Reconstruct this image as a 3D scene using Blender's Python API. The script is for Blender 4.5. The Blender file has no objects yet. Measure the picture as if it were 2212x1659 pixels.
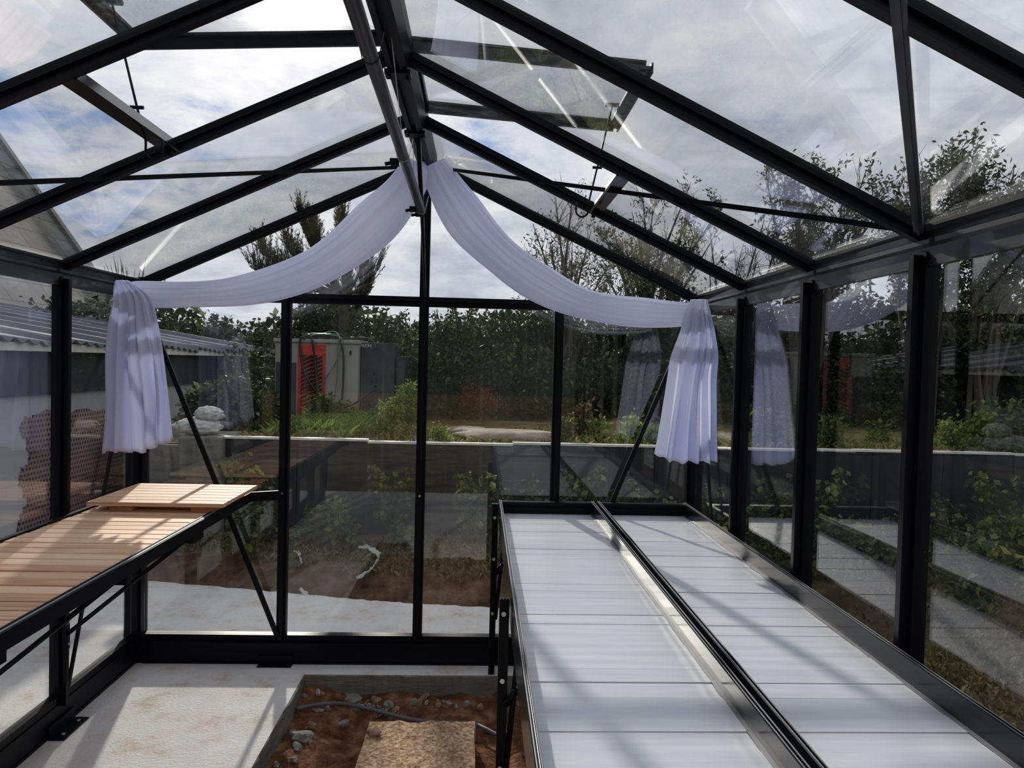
import bpy, bmesh, math, random
import numpy as np
from mathutils import Vector, Matrix, noise as mnoise

S = bpy.context.scene
COL = S.collection
PI = math.pi

# ------------------------------------------------------------------ camera
F_PX, YAW, PITCH, ROLL, EYE = 1572.4, .0444, -.0284, .0251, 1.6538
_f = np.array([math.sin(YAW)*math.cos(PITCH), math.cos(YAW)*math.cos(PITCH), math.sin(PITCH)])
_r = np.array([math.cos(YAW), -math.sin(YAW), 0]); _u = np.cross(_r, _f)
_R = _r*math.cos(ROLL) + _u*math.sin(ROLL); _U = -_r*math.sin(ROLL) + _u*math.cos(ROLL)
cd = bpy.data.cameras.new('camera'); cam = bpy.data.objects.new('camera', cd); COL.objects.link(cam)
M = Matrix.Identity(4)
for i in range(3):
    M[i][0] = _R[i]; M[i][1] = _U[i]; M[i][2] = -_f[i]
M[2][3] = EYE
cam.matrix_world = M
cd.sensor_width = 36; cd.lens = 36*F_PX/2212; cd.clip_start = .05; cd.clip_end = 500
S.camera = cam

def ray(px, py):
    return _R*(px-1106)/F_PX + _U*(829.5-py)/F_PX + _f
def at(px, py, X=None, Y=None, Z=None):
    """real place of a point of the photograph that lies on a known plane"""
    d = ray(px, py)
    t = X/d[0] if X is not None else (Y/d[1] if Y is not None else (Z-EYE)/d[2])
    return Vector((d[0]*t, d[1]*t, EYE+d[2]*t))

# ------------------------------------------------------------------ light
S.view_settings.view_transform = 'Standard'; S.view_settings.look = 'None'
S.view_settings.exposure = 0.0; S.view_settings.gamma = 1; S.view_settings.use_curve_mapping = False
try:
    S.cycles.transparent_max_bounces = 40; S.cycles.max_bounces = 10
except Exception: pass

sun_dir = Vector((-.2256, .8768, .4248)).normalized()
sl = bpy.data.lights.new('sun', 'SUN'); so = bpy.data.objects.new('sun', sl); COL.objects.link(so)
sl.energy = 3.4; sl.angle = math.radians(1.3); sl.color = (1, .93, .82)
so.rotation_euler = sun_dir.to_track_quat('Z', 'Y').to_euler(); so.location = sun_dir*40

W = bpy.data.worlds.new('sky'); S.world = W; W.use_nodes = True
nt = W.node_tree; nt.nodes.clear()
def N(nt, t, **k):
    n = nt.nodes.new(t)
    for a, b in k.items():
        if a == 'inp':
            for i, v in b.items(): n.inputs[i].default_value = v
        else: setattr(n, a, b)
    return n
def L(nt, a, b): nt.links.new(a, b)
def build_sky():
    tc = N(nt, 'ShaderNodeTexCoord'); D = tc.outputs['Generated']
    def math_(op, a, b=None, c=None, clamp=False):
        n = N(nt, 'ShaderNodeMath', operation=op, use_clamp=clamp)
        for i, v in enumerate((a, b, c)):
            if v is None: continue
            if isinstance(v, (int, float)): n.inputs[i].default_value = v
            else: L(nt, v, n.inputs[i])
        return n.outputs[0]
    def dot(v):
        n = N(nt, 'ShaderNodeVectorMath', operation='DOT_PRODUCT'); L(nt, D, n.inputs[0]); n.inputs[1].default_value = v
        return n.outputs['Value']
    sep = N(nt, 'ShaderNodeSeparateXYZ'); L(nt, D, sep.inputs[0])
    zz = math_('ADD', math_('MAXIMUM', sep.outputs['Z'], 0.0), .22)
    cb = N(nt, 'ShaderNodeCombineXYZ')
    L(nt, math_('DIVIDE', sep.outputs['X'], zz), cb.inputs[0]); L(nt, math_('DIVIDE', sep.outputs['Y'], zz), cb.inputs[1])
    def noise(scale, det=8, rough=.6, off=(0, 0, 0), dist=.0):
        mp = N(nt, 'ShaderNodeMapping'); mp.inputs['Location'].default_value = off; L(nt, cb.outputs[0], mp.inputs[0])
        n = N(nt, 'ShaderNodeTexNoise', inp={'Scale': scale, 'Detail': det, 'Roughness': rough, 'Distortion': dist}); L(nt, mp.outputs[0], n.inputs['Vector'])
        return n.outputs['Fac']
    big = noise(1.7, 9, .58, (3.1, 1.7, 0), .3)
    fine = noise(5.5, 9, .62, (7, 2, 0), .25)
    # clearings of blue sky between the clouds
    clr = None
    for px, py, cosr, amt in ((60, 275, .9985, .22), (45, 100, .9992, .15), (235, 500, .9985, .16), (340, 465, .9992, .16), (215, 265, .9994, .13),
                              (1580, 10, .9994, .12), (1075, 330, .9998, .14), (430, 235, .9993, .15), (150, 310, .9990, .18),
                              (-300, 260, .99, .2), (1300, 900, .0, 0), (1130, 130, .999, .10), (1930, 130, .999, .08), (-900, 300, .95, .2)):
        if amt == 0: continue
        d = ray(px, py); d = d/np.linalg.norm(d)
        m = N(nt, 'ShaderNodeMapRange', interpolation_type='SMOOTHSTEP', inp={1: cosr-.004*(1 if cosr > .99 else 6), 2: 1.0, 3: 0., 4: amt})
        L(nt, dot(tuple(d)), m.inputs[0])
        clr = m.outputs[0] if clr is None else math_('MAXIMUM', clr, m.outputs[0])
    cov = math_('SUBTRACT', math_('ADD', math_('MULTIPLY', big, .8), math_('MULTIPLY', fine, .35)), clr)
    cm = N(nt, 'ShaderNodeMapRange', interpolation_type='SMOOTHSTEP', inp={1: .30, 2: .44, 3: 0., 4: 1.}); L(nt, cov, cm.inputs[0])
    shade = noise(2.6, 8, .6, (11, 5, 0), .4)
    rm = N(nt, 'ShaderNodeValToRGB'); e = rm.color_ramp.elements
    e[0].position = .33; e[0].color = (.40, .44, .54, 1); e[1].position = .62; e[1].color = (.86, .86, .87, 1)
    n2 = e.new(.47); n2.color = (.62, .65, .73, 1)
    L(nt, math_('ADD', math_('MULTIPLY', shade, .7), math_('MULTIPLY', fine, .3)), rm.inputs[0])
    mix = N(nt, 'ShaderNodeMix', data_type='RGBA'); mix.inputs[6].default_value = (.20, .34, .62, 1)
    L(nt, cm.outputs[0], mix.inputs[0]); L(nt, rm.outputs[0], mix.inputs[7])
    # glare of the sun through the cloud
    sd = dot(tuple(sun_dir)); sdm = math_('MAXIMUM', sd, 0.)
    g1 = math_('MULTIPLY', math_('POWER', sdm, 1300.), 5.)
    g2 = math_('MULTIPLY', math_('POWER', sdm, 170.), .38)
    g3 = math_('MULTIPLY', math_('POWER', sdm, 14.), .10)
    gl = math_('MULTIPLY', math_('ADD', math_('ADD', g1, g2), g3), math_('ADD', math_('MULTIPLY', fine, 1.2), .4))
    gc = N(nt, 'ShaderNodeVectorMath', operation='SCALE'); gc.inputs[0].default_value = (1, .90, .80); L(nt, gl, gc.inputs[3])
    add = N(nt, 'ShaderNodeVectorMath', operation='ADD'); L(nt, mix.outputs[2], add.inputs[0]); L(nt, gc.outputs[0], add.inputs[1])
    # below the horizon: dull land
    hz = N(nt, 'ShaderNodeMapRange', interpolation_type='SMOOTHSTEP', inp={1: -.05, 2: .01, 3: 0., 4: 1.}); 
    # added dark rise, unseen behind the camera, that cuts reflections in the glass
    bk = N(nt, 'ShaderNodeMapRange', interpolation_type='SMOOTHSTEP', inp={1: -.75, 2: -.25, 3: .26, 4: 0.}); L(nt, sep.outputs['Y'], bk.inputs[0])
    lift = math_('SUBTRACT', sep.outputs['Z'], math_('MULTIPLY', bk.outputs[0], math_('ADD', math_('MULTIPLY', big, .8), .6)))
    L(nt, lift, hz.inputs[0])
    mg = N(nt, 'ShaderNodeMix', data_type='RGBA'); mg.inputs[6].default_value = (.07, .08, .06, 1)
    L(nt, hz.outputs[0], mg.inputs[0]); L(nt, add.outputs[0], mg.inputs[7])
    bg = N(nt, 'ShaderNodeBackground'); L(nt, mg.outputs[2], bg.inputs[0]); bg.inputs[1].default_value = 1.0
    out = N(nt, 'ShaderNodeOutputWorld'); L(nt, bg.outputs[0], out.inputs[0])
build_sky()

# ------------------------------------------------------------------ materials
def newmat(name):
    m = bpy.data.materials.new(name); m.use_nodes = True
    t = m.node_tree; t.nodes.clear()
    o = N(t, 'ShaderNodeOutputMaterial')
    return m, t, o
def ramp(t, fac, stops):
    r = N(t, 'ShaderNodeValToRGB'); e = r.color_ramp.elements
    e[0].position, e[0].color = stops[0][0], (*stops[0][1], 1)
    e[1].position, e[1].color = stops[-1][0], (*stops[-1][1], 1)
    for p, c in stops[1:-1]:
        q = e.new(p); q.color = (*c, 1)
    L(t, fac, r.inputs[0]); return r.outputs[0]
def noisemat(name, stops, scale=5, rough=.8, spec=.3, detail=8, nrough=.6, stretch=(1, 1, 1), bump=0., bscale=None, metallic=0., coords='Object', island=0., coat=0., trans=None):
    m, t, o = newmat(name)
    tc = N(t, 'ShaderNodeTexCoord'); mp = N(t, 'ShaderNodeMapping'); mp.inputs['Scale'].default_value = stretch
    L(t, tc.outputs[coords], mp.inputs[0])
    n = N(t, 'ShaderNodeTexNoise', inp={'Scale': scale, 'Detail': detail, 'Roughness': nrough}); L(t, mp.outputs[0], n.inputs['Vector'])
    fac = n.outputs['Fac']
    if island:
        g = N(t, 'ShaderNodeNewGeometry'); a = N(t, 'ShaderNodeMath', operation='MULTIPLY_ADD', inp={1: island, 2: -island/2}); L(t, g.outputs['Random Per Island'], a.inputs[0])
        b = N(t, 'ShaderNodeMath', operation='ADD'); L(t, fac, b.inputs[0]); L(t, a.outputs[0], b.inputs[1]); fac = b.outputs[0]
    c = ramp(t, fac, stops)
    p = N(t, 'ShaderNodeBsdfPrincipled'); L(t, c, p.inputs['Base Color'])
    p.inputs['Roughness'].default_value = rough; p.inputs['Specular IOR Level'].default_value = spec; p.inputs['Metallic'].default_value = metallic
    p.inputs['Coat Weight'].default_value = coat
    if bump:
        b2 = N(t, 'ShaderNodeTexNoise', inp={'Scale': bscale or scale*3, 'Detail': 6, 'Roughness': .6}); L(t, mp.outputs[0], b2.inputs['Vector'])
        bp = N(t, 'ShaderNodeBump', inp={'Strength': 1., 'Distance': bump}); L(t, b2.outputs['Fac'], bp.inputs['Height']); L(t, bp.outputs[0], p.inputs['Normal'])
    sh = p.outputs[0]
    if trans:
        tr = N(t, 'ShaderNodeBsdfTranslucent'); L(t, c, tr.inputs[0])
        mx = N(t, 'ShaderNodeMixShader', inp={0: trans}); L(t, sh, mx.inputs[1]); L(t, tr.outputs[0], mx.inputs[2]); sh = mx.outputs[0]
    L(t, sh, o.inputs[0]); return m
def leafmat(name, stops, trans=.45, rough=.45, spec=.35):
    m, t, o = newmat(name)
    g = N(t, 'ShaderNodeNewGeometry'); c = ramp(t, g.outputs['Random Per Island'], stops)
    p = N(t, 'ShaderNodeBsdfPrincipled'); L(t, c, p.inputs['Base Color']); p.inputs['Roughness'].default_value = rough; p.inputs['Specular IOR Level'].default_value = spec
    tr = N(t, 'ShaderNodeBsdfTranslucent'); L(t, c, tr.inputs[0])
    mx = N(t, 'ShaderNodeMixShader', inp={0: trans}); L(t, p.outputs[0], mx.inputs[1]); L(t, tr.outputs[0], mx.inputs[2]); L(t, mx.outputs[0], o.inputs[0])
    return m
def glassmat(name, dirt=.05, streak=.04, f0=.045):
    m, t, o = newmat(name)
    lw = N(t, 'ShaderNodeLayerWeight', inp={0: .5})
    pw = N(t, 'ShaderNodeMath', operation='POWER', inp={1: 3.4}); L(t, lw.outputs['Facing'], pw.inputs[0])
    sc = N(t, 'ShaderNodeMath', operation='MULTIPLY_ADD', inp={1: .85, 2: f0}, use_clamp=True); L(t, pw.outputs[0], sc.inputs[0])
    tr = N(t, 'ShaderNodeBsdfTransparent', inp={0: (.975, .985, .988, 1)})
    gl = N(t, 'ShaderNodeBsdfGlossy', inp={'Roughness': .0, 0: (1, 1, 1, 1)})
    m1 = N(t, 'ShaderNodeMixShader'); L(t, sc.outputs[0], m1.inputs[0]); L(t, tr.outputs[0], m1.inputs[1]); L(t, gl.outputs[0], m1.inputs[2])
    # film of dust, water streaks and dried drops
    tc = N(t, 'ShaderNodeTexCoord')
    n1 = N(t, 'ShaderNodeTexNoise', inp={'Scale': 1.6, 'Detail': 5, 'Roughness': .6}); L(t, tc.outputs['Object'], n1.inputs['Vector'])
    mp = N(t, 'ShaderNodeMapping'); mp.inputs['Scale'].default_value = (26, 26, 1.2); L(t, tc.outputs['Object'], mp.inputs[0])
    n2 = N(t, 'ShaderNodeTexNoise', inp={'Scale': 1, 'Detail': 4, 'Roughness': .6}); L(t, mp.outputs[0], n2.inputs['Vector'])
    r1 = N(t, 'ShaderNodeMapRange', inp={1: .45, 2: .8, 3: 0., 4: dirt}); L(t, n1.outputs['Fac'], r1.inputs[0])
    r2 = N(t, 'ShaderNodeMapRange', inp={1: .56, 2: .8, 3: 0., 4: streak}); L(t, n2.outputs['Fac'], r2.inputs[0])
    vo = N(t, 'ShaderNodeTexVoronoi', inp={'Scale': 38.}); L(t, tc.outputs['Object'], vo.inputs['Vector'])
    r3 = N(t, 'ShaderNodeMapRange', inp={1: .0, 2: .10, 3: .22, 4: 0.}); L(t, vo.outputs['Distance'], r3.inputs[0])
    n3 = N(t, 'ShaderNodeTexNoise', inp={'Scale': 3.}); L(t, tc.outputs['Object'], n3.inputs['Vector'])
    r4 = N(t, 'ShaderNodeMapRange', inp={1: .52, 2: .62, 3: 0., 4: 1.}); L(t, n3.outputs['Fac'], r4.inputs[0])
    mu = N(t, 'ShaderNodeMath', operation='MULTIPLY'); L(t, r3.outputs[0], mu.inputs[0]); L(t, r4.outputs[0], mu.inputs[1])
    a1 = N(t, 'ShaderNodeMath', operation='ADD'); L(t, r1.outputs[0], a1.inputs[0]); L(t, r2.outputs[0], a1.inputs[1])
    a2 = N(t, 'ShaderNodeMath', operation='ADD'); L(t, a1.outputs[0], a2.inputs[0]); L(t, mu.outputs[0], a2.inputs[1])
    df = N(t, 'ShaderNodeBsdfDiffuse', inp={0: (.75, .77, .78, 1)}); tl = N(t, 'ShaderNodeBsdfTranslucent', inp={0: (.75, .77, .78, 1)})
    dm = N(t, 'ShaderNodeMixShader', inp={0: .6}); L(t, df.outputs[0], dm.inputs[1]); L(t, tl.outputs[0], dm.inputs[2])
    m2 = N(t, 'ShaderNodeMixShader'); L(t, a2.outputs[0], m2.inputs[0]); L(t, m1.outputs[0], m2.inputs[1]); L(t, dm.outputs[0], m2.inputs[2])
    L(t, m2.outputs[0], o.inputs[0]); return m
def plain(name, col, rough=.5, spec=.5, metallic=0., coat=0., var=.12):
    c2 = tuple(min(1, x*(1+var)) for x in col); c1 = tuple(x*(1-var) for x in col)
    return noisemat(name, [(.35, c1), (.65, c2)], scale=9, rough=rough, spec=spec, metallic=metallic, coat=coat)

MT = {}
MT['black'] = plain('black_powder_coat', (.0035, .004, .007), rough=.42, spec=.16)
MT['gloss'] = plain('black_anodised_gloss', (.010, .011, .015), rough=.18, spec=.4, coat=0.)
MT['satin'] = plain('black_satin_coat', (.05, .052, .058), rough=.38, spec=.8, metallic=.6, coat=.4)
MT['worn'] = noisemat('scuffed_black_aluminium', [(.42, (.012, .014, .017)), (.55, (.06, .07, .075)), (.72, (.25, .28, .29))], scale=9, stretch=(1, 5, 5), rough=.45, spec=.4)
MT['steel'] = plain('zinc_steel', (.55, .56, .58), rough=.35, metallic=.9)
MT['tube'] = plain('grey_tube', (.05, .05, .065), rough=.35, spec=.5)
MT['glass'] = glassmat('greenhouse_glass', .012, .016, .05)
MT['glassroof'] = glassmat('roof_glass', .035, .012, .04)
MT['cloth'] = noisemat('white_voile', [(.3, (.76, .79, .97)), (.7, (.88, .90, 1.0))], scale=3, rough=.8, spec=.1, trans=.42)
MT['deck'] = noisemat('silver_white_slat', [(.3, (.54, .56, .62)), (.7, (.68, .69, .73))], scale=2.5, stretch=(1, 14, 1), rough=.30, spec=.28, metallic=.0, island=.15)
MT['strip'] = plain('silver_trim', (.30, .30, .32), rough=.5, metallic=.5)
MT['wood'] = noisemat('larch_board', [(.25, (.48, .25, .14)), (.5, (.72, .45, .28)), (.75, (.84, .58, .40))], scale=3, stretch=(1.2, 26, 26), rough=.6, spec=.3, island=.4)
MT['woodend'] = noisemat('larch_board_orange', [(.3, (.40, .16, .06)), (.7, (.62, .33, .17))], scale=4, stretch=(1.5, 20, 20), rough=.6, island=.3)
MT['conc'] = noisemat('rough_concrete', [(.30, (.40, .30, .24)), (.40, (.60, .53, .47)), (.47, (.68, .65, .62)), (.72, (.76, .78, .81))], scale=5, nrough=.78, detail=12, rough=.85, spec=.2, bump=.005, bscale=70)
MT['concside'] = noisemat('concrete_side', [(.3, (.12, .12, .10)), (.7, (.24, .235, .21))], scale=5, stretch=(1, 1, 4), rough=.9, bump=.006, bscale=30)
MT['soil'] = noisemat('red_brown_soil', [(.3, (.06, .026, .014)), (.5, (.19, .08, .04)), (.70, (.40, .21, .12))], scale=14, rough=.95, spec=.1, bump=.03, bscale=40)
MT['bank'] = noisemat('bank_earth', [(.3, (.035, .028, .018)), (.5, (.10, .075, .045)), (.72, (.19, .15, .09))], scale=4, rough=.95, spec=.05, bump=.03, bscale=30)
MT['cut'] = noisemat('cut_brown_earth', [(.3, (.035, .022, .015)), (.5, (.10, .058, .036)), (.72, (.20, .125, .08))], scale=8, rough=.95, spec=.05, bump=.03, bscale=30)
MT['terr'] = noisemat('terrace_ground', [(.3, (.06, .05, .025)), (.5, (.17, .13, .06)), (.72, (.28, .23, .11))], scale=2.5, rough=.95, spec=.05, bump=.03, bscale=25)
MT['stone'] = noisemat('granite_slab', [(.35, (.24, .12, .07)), (.5, (.52, .33, .20)), (.65, (.78, .58, .42))], scale=55, rough=.9, spec=.15, bump=.012, bscale=70)
MT['rock'] = noisemat('pale_granite', [(.3, (.22, .18, .14)), (.7, (.50, .43, .35))], scale=6, rough=.9, bump=.02, bscale=25)
MT['rubble'] = noisemat('rubble', [(.3, (.14, .13, .11)), (.7, (.42, .41, .39))], scale=14, rough=.9, bump=.01, bscale=40)
MT['rubred'] = noisemat('clay_rubble', [(.3, (.18, .10, .06)), (.7, (.42, .27, .18))], scale=14, rough=.9, bump=.01, bscale=40)
MT['panel'] = noisemat('slate_panel', [(.3, (.014, .016, .022)), (.7, (.034, .037, .048))], scale=2.5, stretch=(1, 1, .6), rough=.55, spec=.3)
MT['cap'] = plain('pale_capping', (.75, .72, .66), rough=.5)
MT['render'] = noisemat('cement_render', [(.3, (.36, .37, .37)), (.7, (.52, .53, .53))], scale=1.2, rough=.9)
MT['eaveshade'] = noisemat('painted_eave_shade', [(.3, (.018, .02, .024)), (.7, (.045, .048, .05))], scale=2, rough=.7)  # shade under the eave, put into the colour
MT['corr'] = noisemat('fibre_cement_sheet', [(.3, (.09, .10, .12)), (.7, (.22, .23, .26))], scale=2, stretch=(.4, 3, 1), rough=.7, spec=.3)
MT['white'] = plain('white_paint', (.8, .78, .72), rough=.6)
MT['galv'] = noisemat('galvanised_sheet', [(.3, (.26, .25, .22)), (.7, (.42, .40, .36))], scale=3, stretch=(1, 1, .3), rough=.55, spec=.4, metallic=.2)
MT['red'] = noisemat('faded_red_paint', [(.35, (.45, .035, .022)), (.6, (.72, .075, .05)), (.75, (.75, .25, .2))], scale=14, rough=.5)
MT['hole'] = plain('dark_louvre_gap', (.03, .008, .008), rough=.8)
MT['darkm'] = noisemat('dark_painted_metal', [(.3, (.03, .035, .04)), (.7, (.08, .085, .09))], scale=5, rough=.6)
MT['letter'] = plain('pale_lettering', (.75, .76, .78), rough=.6)
MT['hoseg'] = plain('green_hose', (.10, .20, .13), rough=.4)
MT['hoseb'] = plain('black_hose', (.025, .03, .035), rough=.4)
MT['conduit'] = plain('grey_conduit', (.10, .10, .11), rough=.6)
MT['fleece'] = noisemat('garden_fleece', [(.3, (.45, .44, .41)), (.7, (.70, .69, .65))], scale=6, rough=.9, trans=.2)
MT['pot'] = plain('terracotta', (.45, .08, .05), rough=.7)
MT['bark'] = noisemat('bark', [(.3, (.035, .028, .022)), (.7, (.11, .09, .07))], scale=12, rough=.95, bump=.01)
MT['twig'] = plain('grey_twig', (.10, .085, .07), rough=.9)
MT['leafdark'] = leafmat('dark_evergreen_leaf', [(0, (.010, .018, .009)), (.6, (.030, .045, .018)), (.9, (.07, .09, .03)), (1, (.20, .21, .09))])
MT['leafhedge'] = leafmat('hedge_leaf', [(0, (.012, .02, .01)), (.5, (.035, .055, .02)), (.85, (.10, .13, .045)), (1, (.32, .36, .18))])
MT['leafbrown'] = leafmat('rusty_leaf', [(0, (.02, .018, .01)), (.5, (.08, .055, .025)), (.85, (.20, .12, .05)), (1, (.30, .24, .12))])
MT['leafgrey'] = leafmat('grey_green_leaf', [(0, (.05, .055, .04)), (.6, (.12, .13, .09)), (1, (.26, .27, .20))])
MT['leafbright'] = leafmat('sunlit_green_leaf', [(0, (.07, .12, .02)), (.5, (.18, .27, .05)), (1, (.42, .50, .14))], trans=.5)
MT['leafrasp'] = leafmat('cane_leaf', [(0, (.03, .055, .02)), (.6, (.09, .14, .045)), (.85, (.22, .28, .09)), (1, (.42, .36, .08))], trans=.5)
MT['redshrub'] = leafmat('red_dry_shrub', [(0, (.10, .02, .015)), (1, (.30, .07, .045))])
MT['broom'] = leafmat('broom_shoot', [(0, (.025, .028, .018)), (.7, (.07, .075, .045)), (1, (.16, .16, .10))])
MT['grass'] = leafmat('mixed_grass', [(0, (.07, .11, .025)), (.4, (.17, .19, .05)), (.7, (.36, .30, .12)), (1, (.55, .47, .25))], trans=.4)
MT['drygrass'] = leafmat('dry_grass', [(0, (.06, .06, .02)), (.5, (.20, .16, .07)), (1, (.40, .32, .16))], trans=.4)
MT['yucca'] = leafmat('spiky_leaf', [(0, (.04, .06, .04)), (1, (.14, .18, .12))])

def slatemat():
    m, t, o = newmat('slate_roofing')
    tc = N(t, 'ShaderNodeTexCoord'); mp = N(t, 'ShaderNodeMapping'); mp.inputs['Rotation'].default_value = (0, 0, 0)
    L(t, tc.outputs['UV'], mp.inputs[0])
    br = N(t, 'ShaderNodeTexBrick', inp={'Scale': 1., 'Mortar Size': .012, 'Brick Width': 1.1, 'Row Height': .42, 1: (.19, .185, .17, 1), 2: (.25, .24, .225, 1), 3: (.06, .06, .058, 1)})
    L(t, mp.outputs[0], br.inputs['Vector'])
    n = N(t, 'ShaderNodeTexNoise', inp={'Scale': 1.5, 'Detail': 8, 'Roughness': .65}); L(t, tc.outputs['UV'], n.inputs['Vector'])
    mx = N(t, 'ShaderNodeMix', data_type='RGBA', blend_type='MULTIPLY', inp={0: .8}); L(t, br.outputs[0], mx.inputs[6])
    L(t, ramp(t, n.outputs['Fac'], [(.35, (.4, .4, .4)), (.65, (1.25, 1.25, 1.2))]), mx.inputs[7])
    p = N(t, 'ShaderNodeBsdfPrincipled'); L(t, mx.outputs[2], p.inputs[0]); p.inputs['Roughness'].default_value = .75
    L(t, p.outputs[0], o.inputs[0]); return m
MT['slate'] = slatemat()
def brickmat():
    m, t, o = newmat('perforated_clay_block')
    tc = N(t, 'ShaderNodeTexCoord'); mp = N(t, 'ShaderNodeMapping'); mp.inputs['Scale'].default_value = (1, 26, 26); mp.inputs['Rotation'].default_value = (0, 0, 0)
    L(t, tc.outputs['Object'], mp.inputs[0])
    sep = N(t, 'ShaderNodeSeparateXYZ'); L(t, mp.outputs[0], sep.inputs[0])
    def fr(a):
        n = N(t, 'ShaderNodeMath', operation='FRACT'); L(t, a, n.inputs[0]); s = N(t, 'ShaderNodeMath', operation='SUBTRACT', inp={1: .5}); L(t, n.outputs[0], s.inputs[0]); return s.outputs[0]
    fl = N(t, 'ShaderNodeMath', operation='FLOOR'); L(t, sep.outputs[2], fl.inputs[0])
    hf = N(t, 'ShaderNodeMath', operation='MULTIPLY_ADD', inp={1: .5}); L(t, fl.outputs[0], hf.inputs[0]); L(t, sep.outputs[1], hf.inputs[2])
    cb = N(t, 'ShaderNodeCombineXYZ'); L(t, fr(hf.outputs[0]), cb.inputs[0]); L(t, fr(sep.outputs[2]), cb.inputs[1])
    ln = N(t, 'ShaderNodeVectorMath', operation='LENGTH'); L(t, cb.outputs[0], ln.inputs[0])
    c = ramp(t, ln.outputs['Value'], [(.24, (.035, .02, .025)), (.34, (.30, .19, .19))])
    n = N(t, 'ShaderNodeTexNoise', inp={'Scale': 3., 'Detail': 6}); L(t, tc.outputs['Object'], n.inputs['Vector'])
    mx = N(t, 'ShaderNodeMix', data_type='RGBA', blend_type='MULTIPLY', inp={0: .7}); L(t, c, mx.inputs[6]); L(t, ramp(t, n.outputs['Fac'], [(.3, (.5, .5, .55)), (.7, (1.1, 1, 1))]), mx.inputs[7])
    p = N(t, 'ShaderNodeBsdfPrincipled'); L(t, mx.outputs[2], p.inputs[0]); p.inputs['Roughness'].default_value = .9
    L(t, p.outputs[0], o.inputs[0]); return m
MT['brick'] = brickmat()

# ------------------------------------------------------------------ mesh helpers
class MB:
    def __init__(s): s.v = []; s.f = []; s.sm = []
    def add(s, vs, fs, smooth=False):
        b = len(s.v); s.v += [tuple(v) for v in vs]; s.f += [tuple(i+b for i in f) for f in fs]; s.sm += [smooth]*len(fs); return s
    def box(s, a, b):
        x0, y0, z0 = a; x1, y1, z1 = b
        return s.add([(x0, y0, z0), (x1, y0, z0), (x1, y1, z0), (x0, y1, z0), (x0, y0, z1), (x1, y0, z1), (x1, y1, z1), (x0, y1, z1)],
                     [(0, 3, 2, 1), (4, 5, 6, 7), (0, 1, 5, 4), (1, 2, 6, 5), (2, 3, 7, 6), (3, 0, 4, 7)])
    def bar(s, p, q, w, h, up=(0, 0, 1)):
        """bar from p to q, w wide sideways, h deep along up"""
        p = Vector(p); q = Vector(q); d = (q-p).normalized(); u = Vector(up); u = (u-d*u.dot(d)).normalized(); r = d.cross(u)
        vs = []
        for c in (p, q):
            for a, b in ((-1, -1), (1, -1), (1, 1), (-1, 1)): vs.append(c+r*a*w/2+u*b*h/2)
        return s.add(vs, [(0, 1, 2, 3), (7, 6, 5, 4), (0, 4, 5, 1), (1, 5, 6, 2), (2, 6, 7, 3), (3, 7, 4, 0)])
    def profile(s, p, q, pts, up=(0, 0, 1)):
        """extrude a cross-section (side, up) from p to q"""
        p = Vector(p); q = Vector(q); d = (q-p).normalized(); u = Vector(up); u = (u-d*u.dot(d)).normalized(); r = d.cross(u); n = len(pts)
        vs = [c+r*a+u*b for c in (p, q) for a, b in pts]
        return s.add(vs, [tuple(range(n)), tuple(range(2*n-1, n-1, -1))]+[(i, i+n, (i+1) % n+n, (i+1) % n) for i in range(n)])
    def tube(s, pts, r, n=8, cap=True):
        pts = [Vector(p) for p in pts]; rr = r if hasattr(r, '__len__') else [r]*len(pts)
        vs = []; fs = []; prev = None
        for i, p in enumerate(pts):
            d = (pts[min(i+1, len(pts)-1)]-pts[max(i-1, 0)]).normalized()
            u = prev if prev is not None else (Vector((0, 0, 1)) if abs(d.z) < .9 else Vector((1, 0, 0)))
            u = (u-d*u.dot(d)).normalized(); prev = u; v = d.cross(u)
            for k in range(n):
                a = 2*PI*k/n; vs.append(p+(u*math.cos(a)+v*math.sin(a))*rr[i])
        for i in range(len(pts)-1):
            for k in range(n):
                fs.append((i*n+k, i*n+(k+1) % n, (i+1)*n+(k+1) % n, (i+1)*n+k))
        if cap: fs += [tuple(range(n-1, -1, -1)), tuple(range((len(pts)-1)*n, len(pts)*n))]
        return s.add(vs, fs, True)
    def cyl(s, p, q, r, n=12):
        s.tube([p, q], r, n)
        for i in range(-2, 0): s.sm[i] = False
        return s
    def prism(s, poly, z0, z1):
        n = len(poly)
        return s.add([(x, y, z0) for x, y in poly]+[(x, y, z1) for x, y in poly],
                     [tuple(range(n-1, -1, -1)), tuple(range(n, 2*n))]+[(i, (i+1) % n, (i+1) % n+n, i+n) for i in range(n)])
    def build(s, name, mat, parent=None, loc=None, bevel=0.):
        me = bpy.data.meshes.new(name); me.from_pydata(s.v, [], s.f); me.validate()
        me.polygons.foreach_set('use_smooth', s.sm[:len(me.polygons)] if len(s.sm) >= len(me.polygons) else [False]*len(me.polygons))
        bm = bmesh.new(); bm.from_mesh(me); bmesh.ops.recalc_face_normals(bm, faces=bm.faces); bm.to_mesh(me); bm.free()
        return link(name, me, mat, parent, loc, bevel)
def link(name, me, mat, parent=None, loc=None, bevel=0.):
    o = bpy.data.objects.new(name, me); COL.objects.link(o)
    if mat: me.materials.append(MT[mat])
    if parent is not None: o.parent = parent
    if parent is not None and parent.type == 'EMPTY' and loc is None:
        # meshes are written in world coordinates; shift them into the parent's frame
        me.transform(Matrix.Translation(-world_loc(parent)))
    elif parent is not None and loc is None:
        me.transform(Matrix.Translation(-world_loc(parent)))
    if loc is not None: o.location = loc
    if bevel:
        b = o.modifiers.new('bevel', 'BEVEL'); b.width = bevel; b.segments = 2; b.limit_method = 'ANGLE'
    return o
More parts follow.
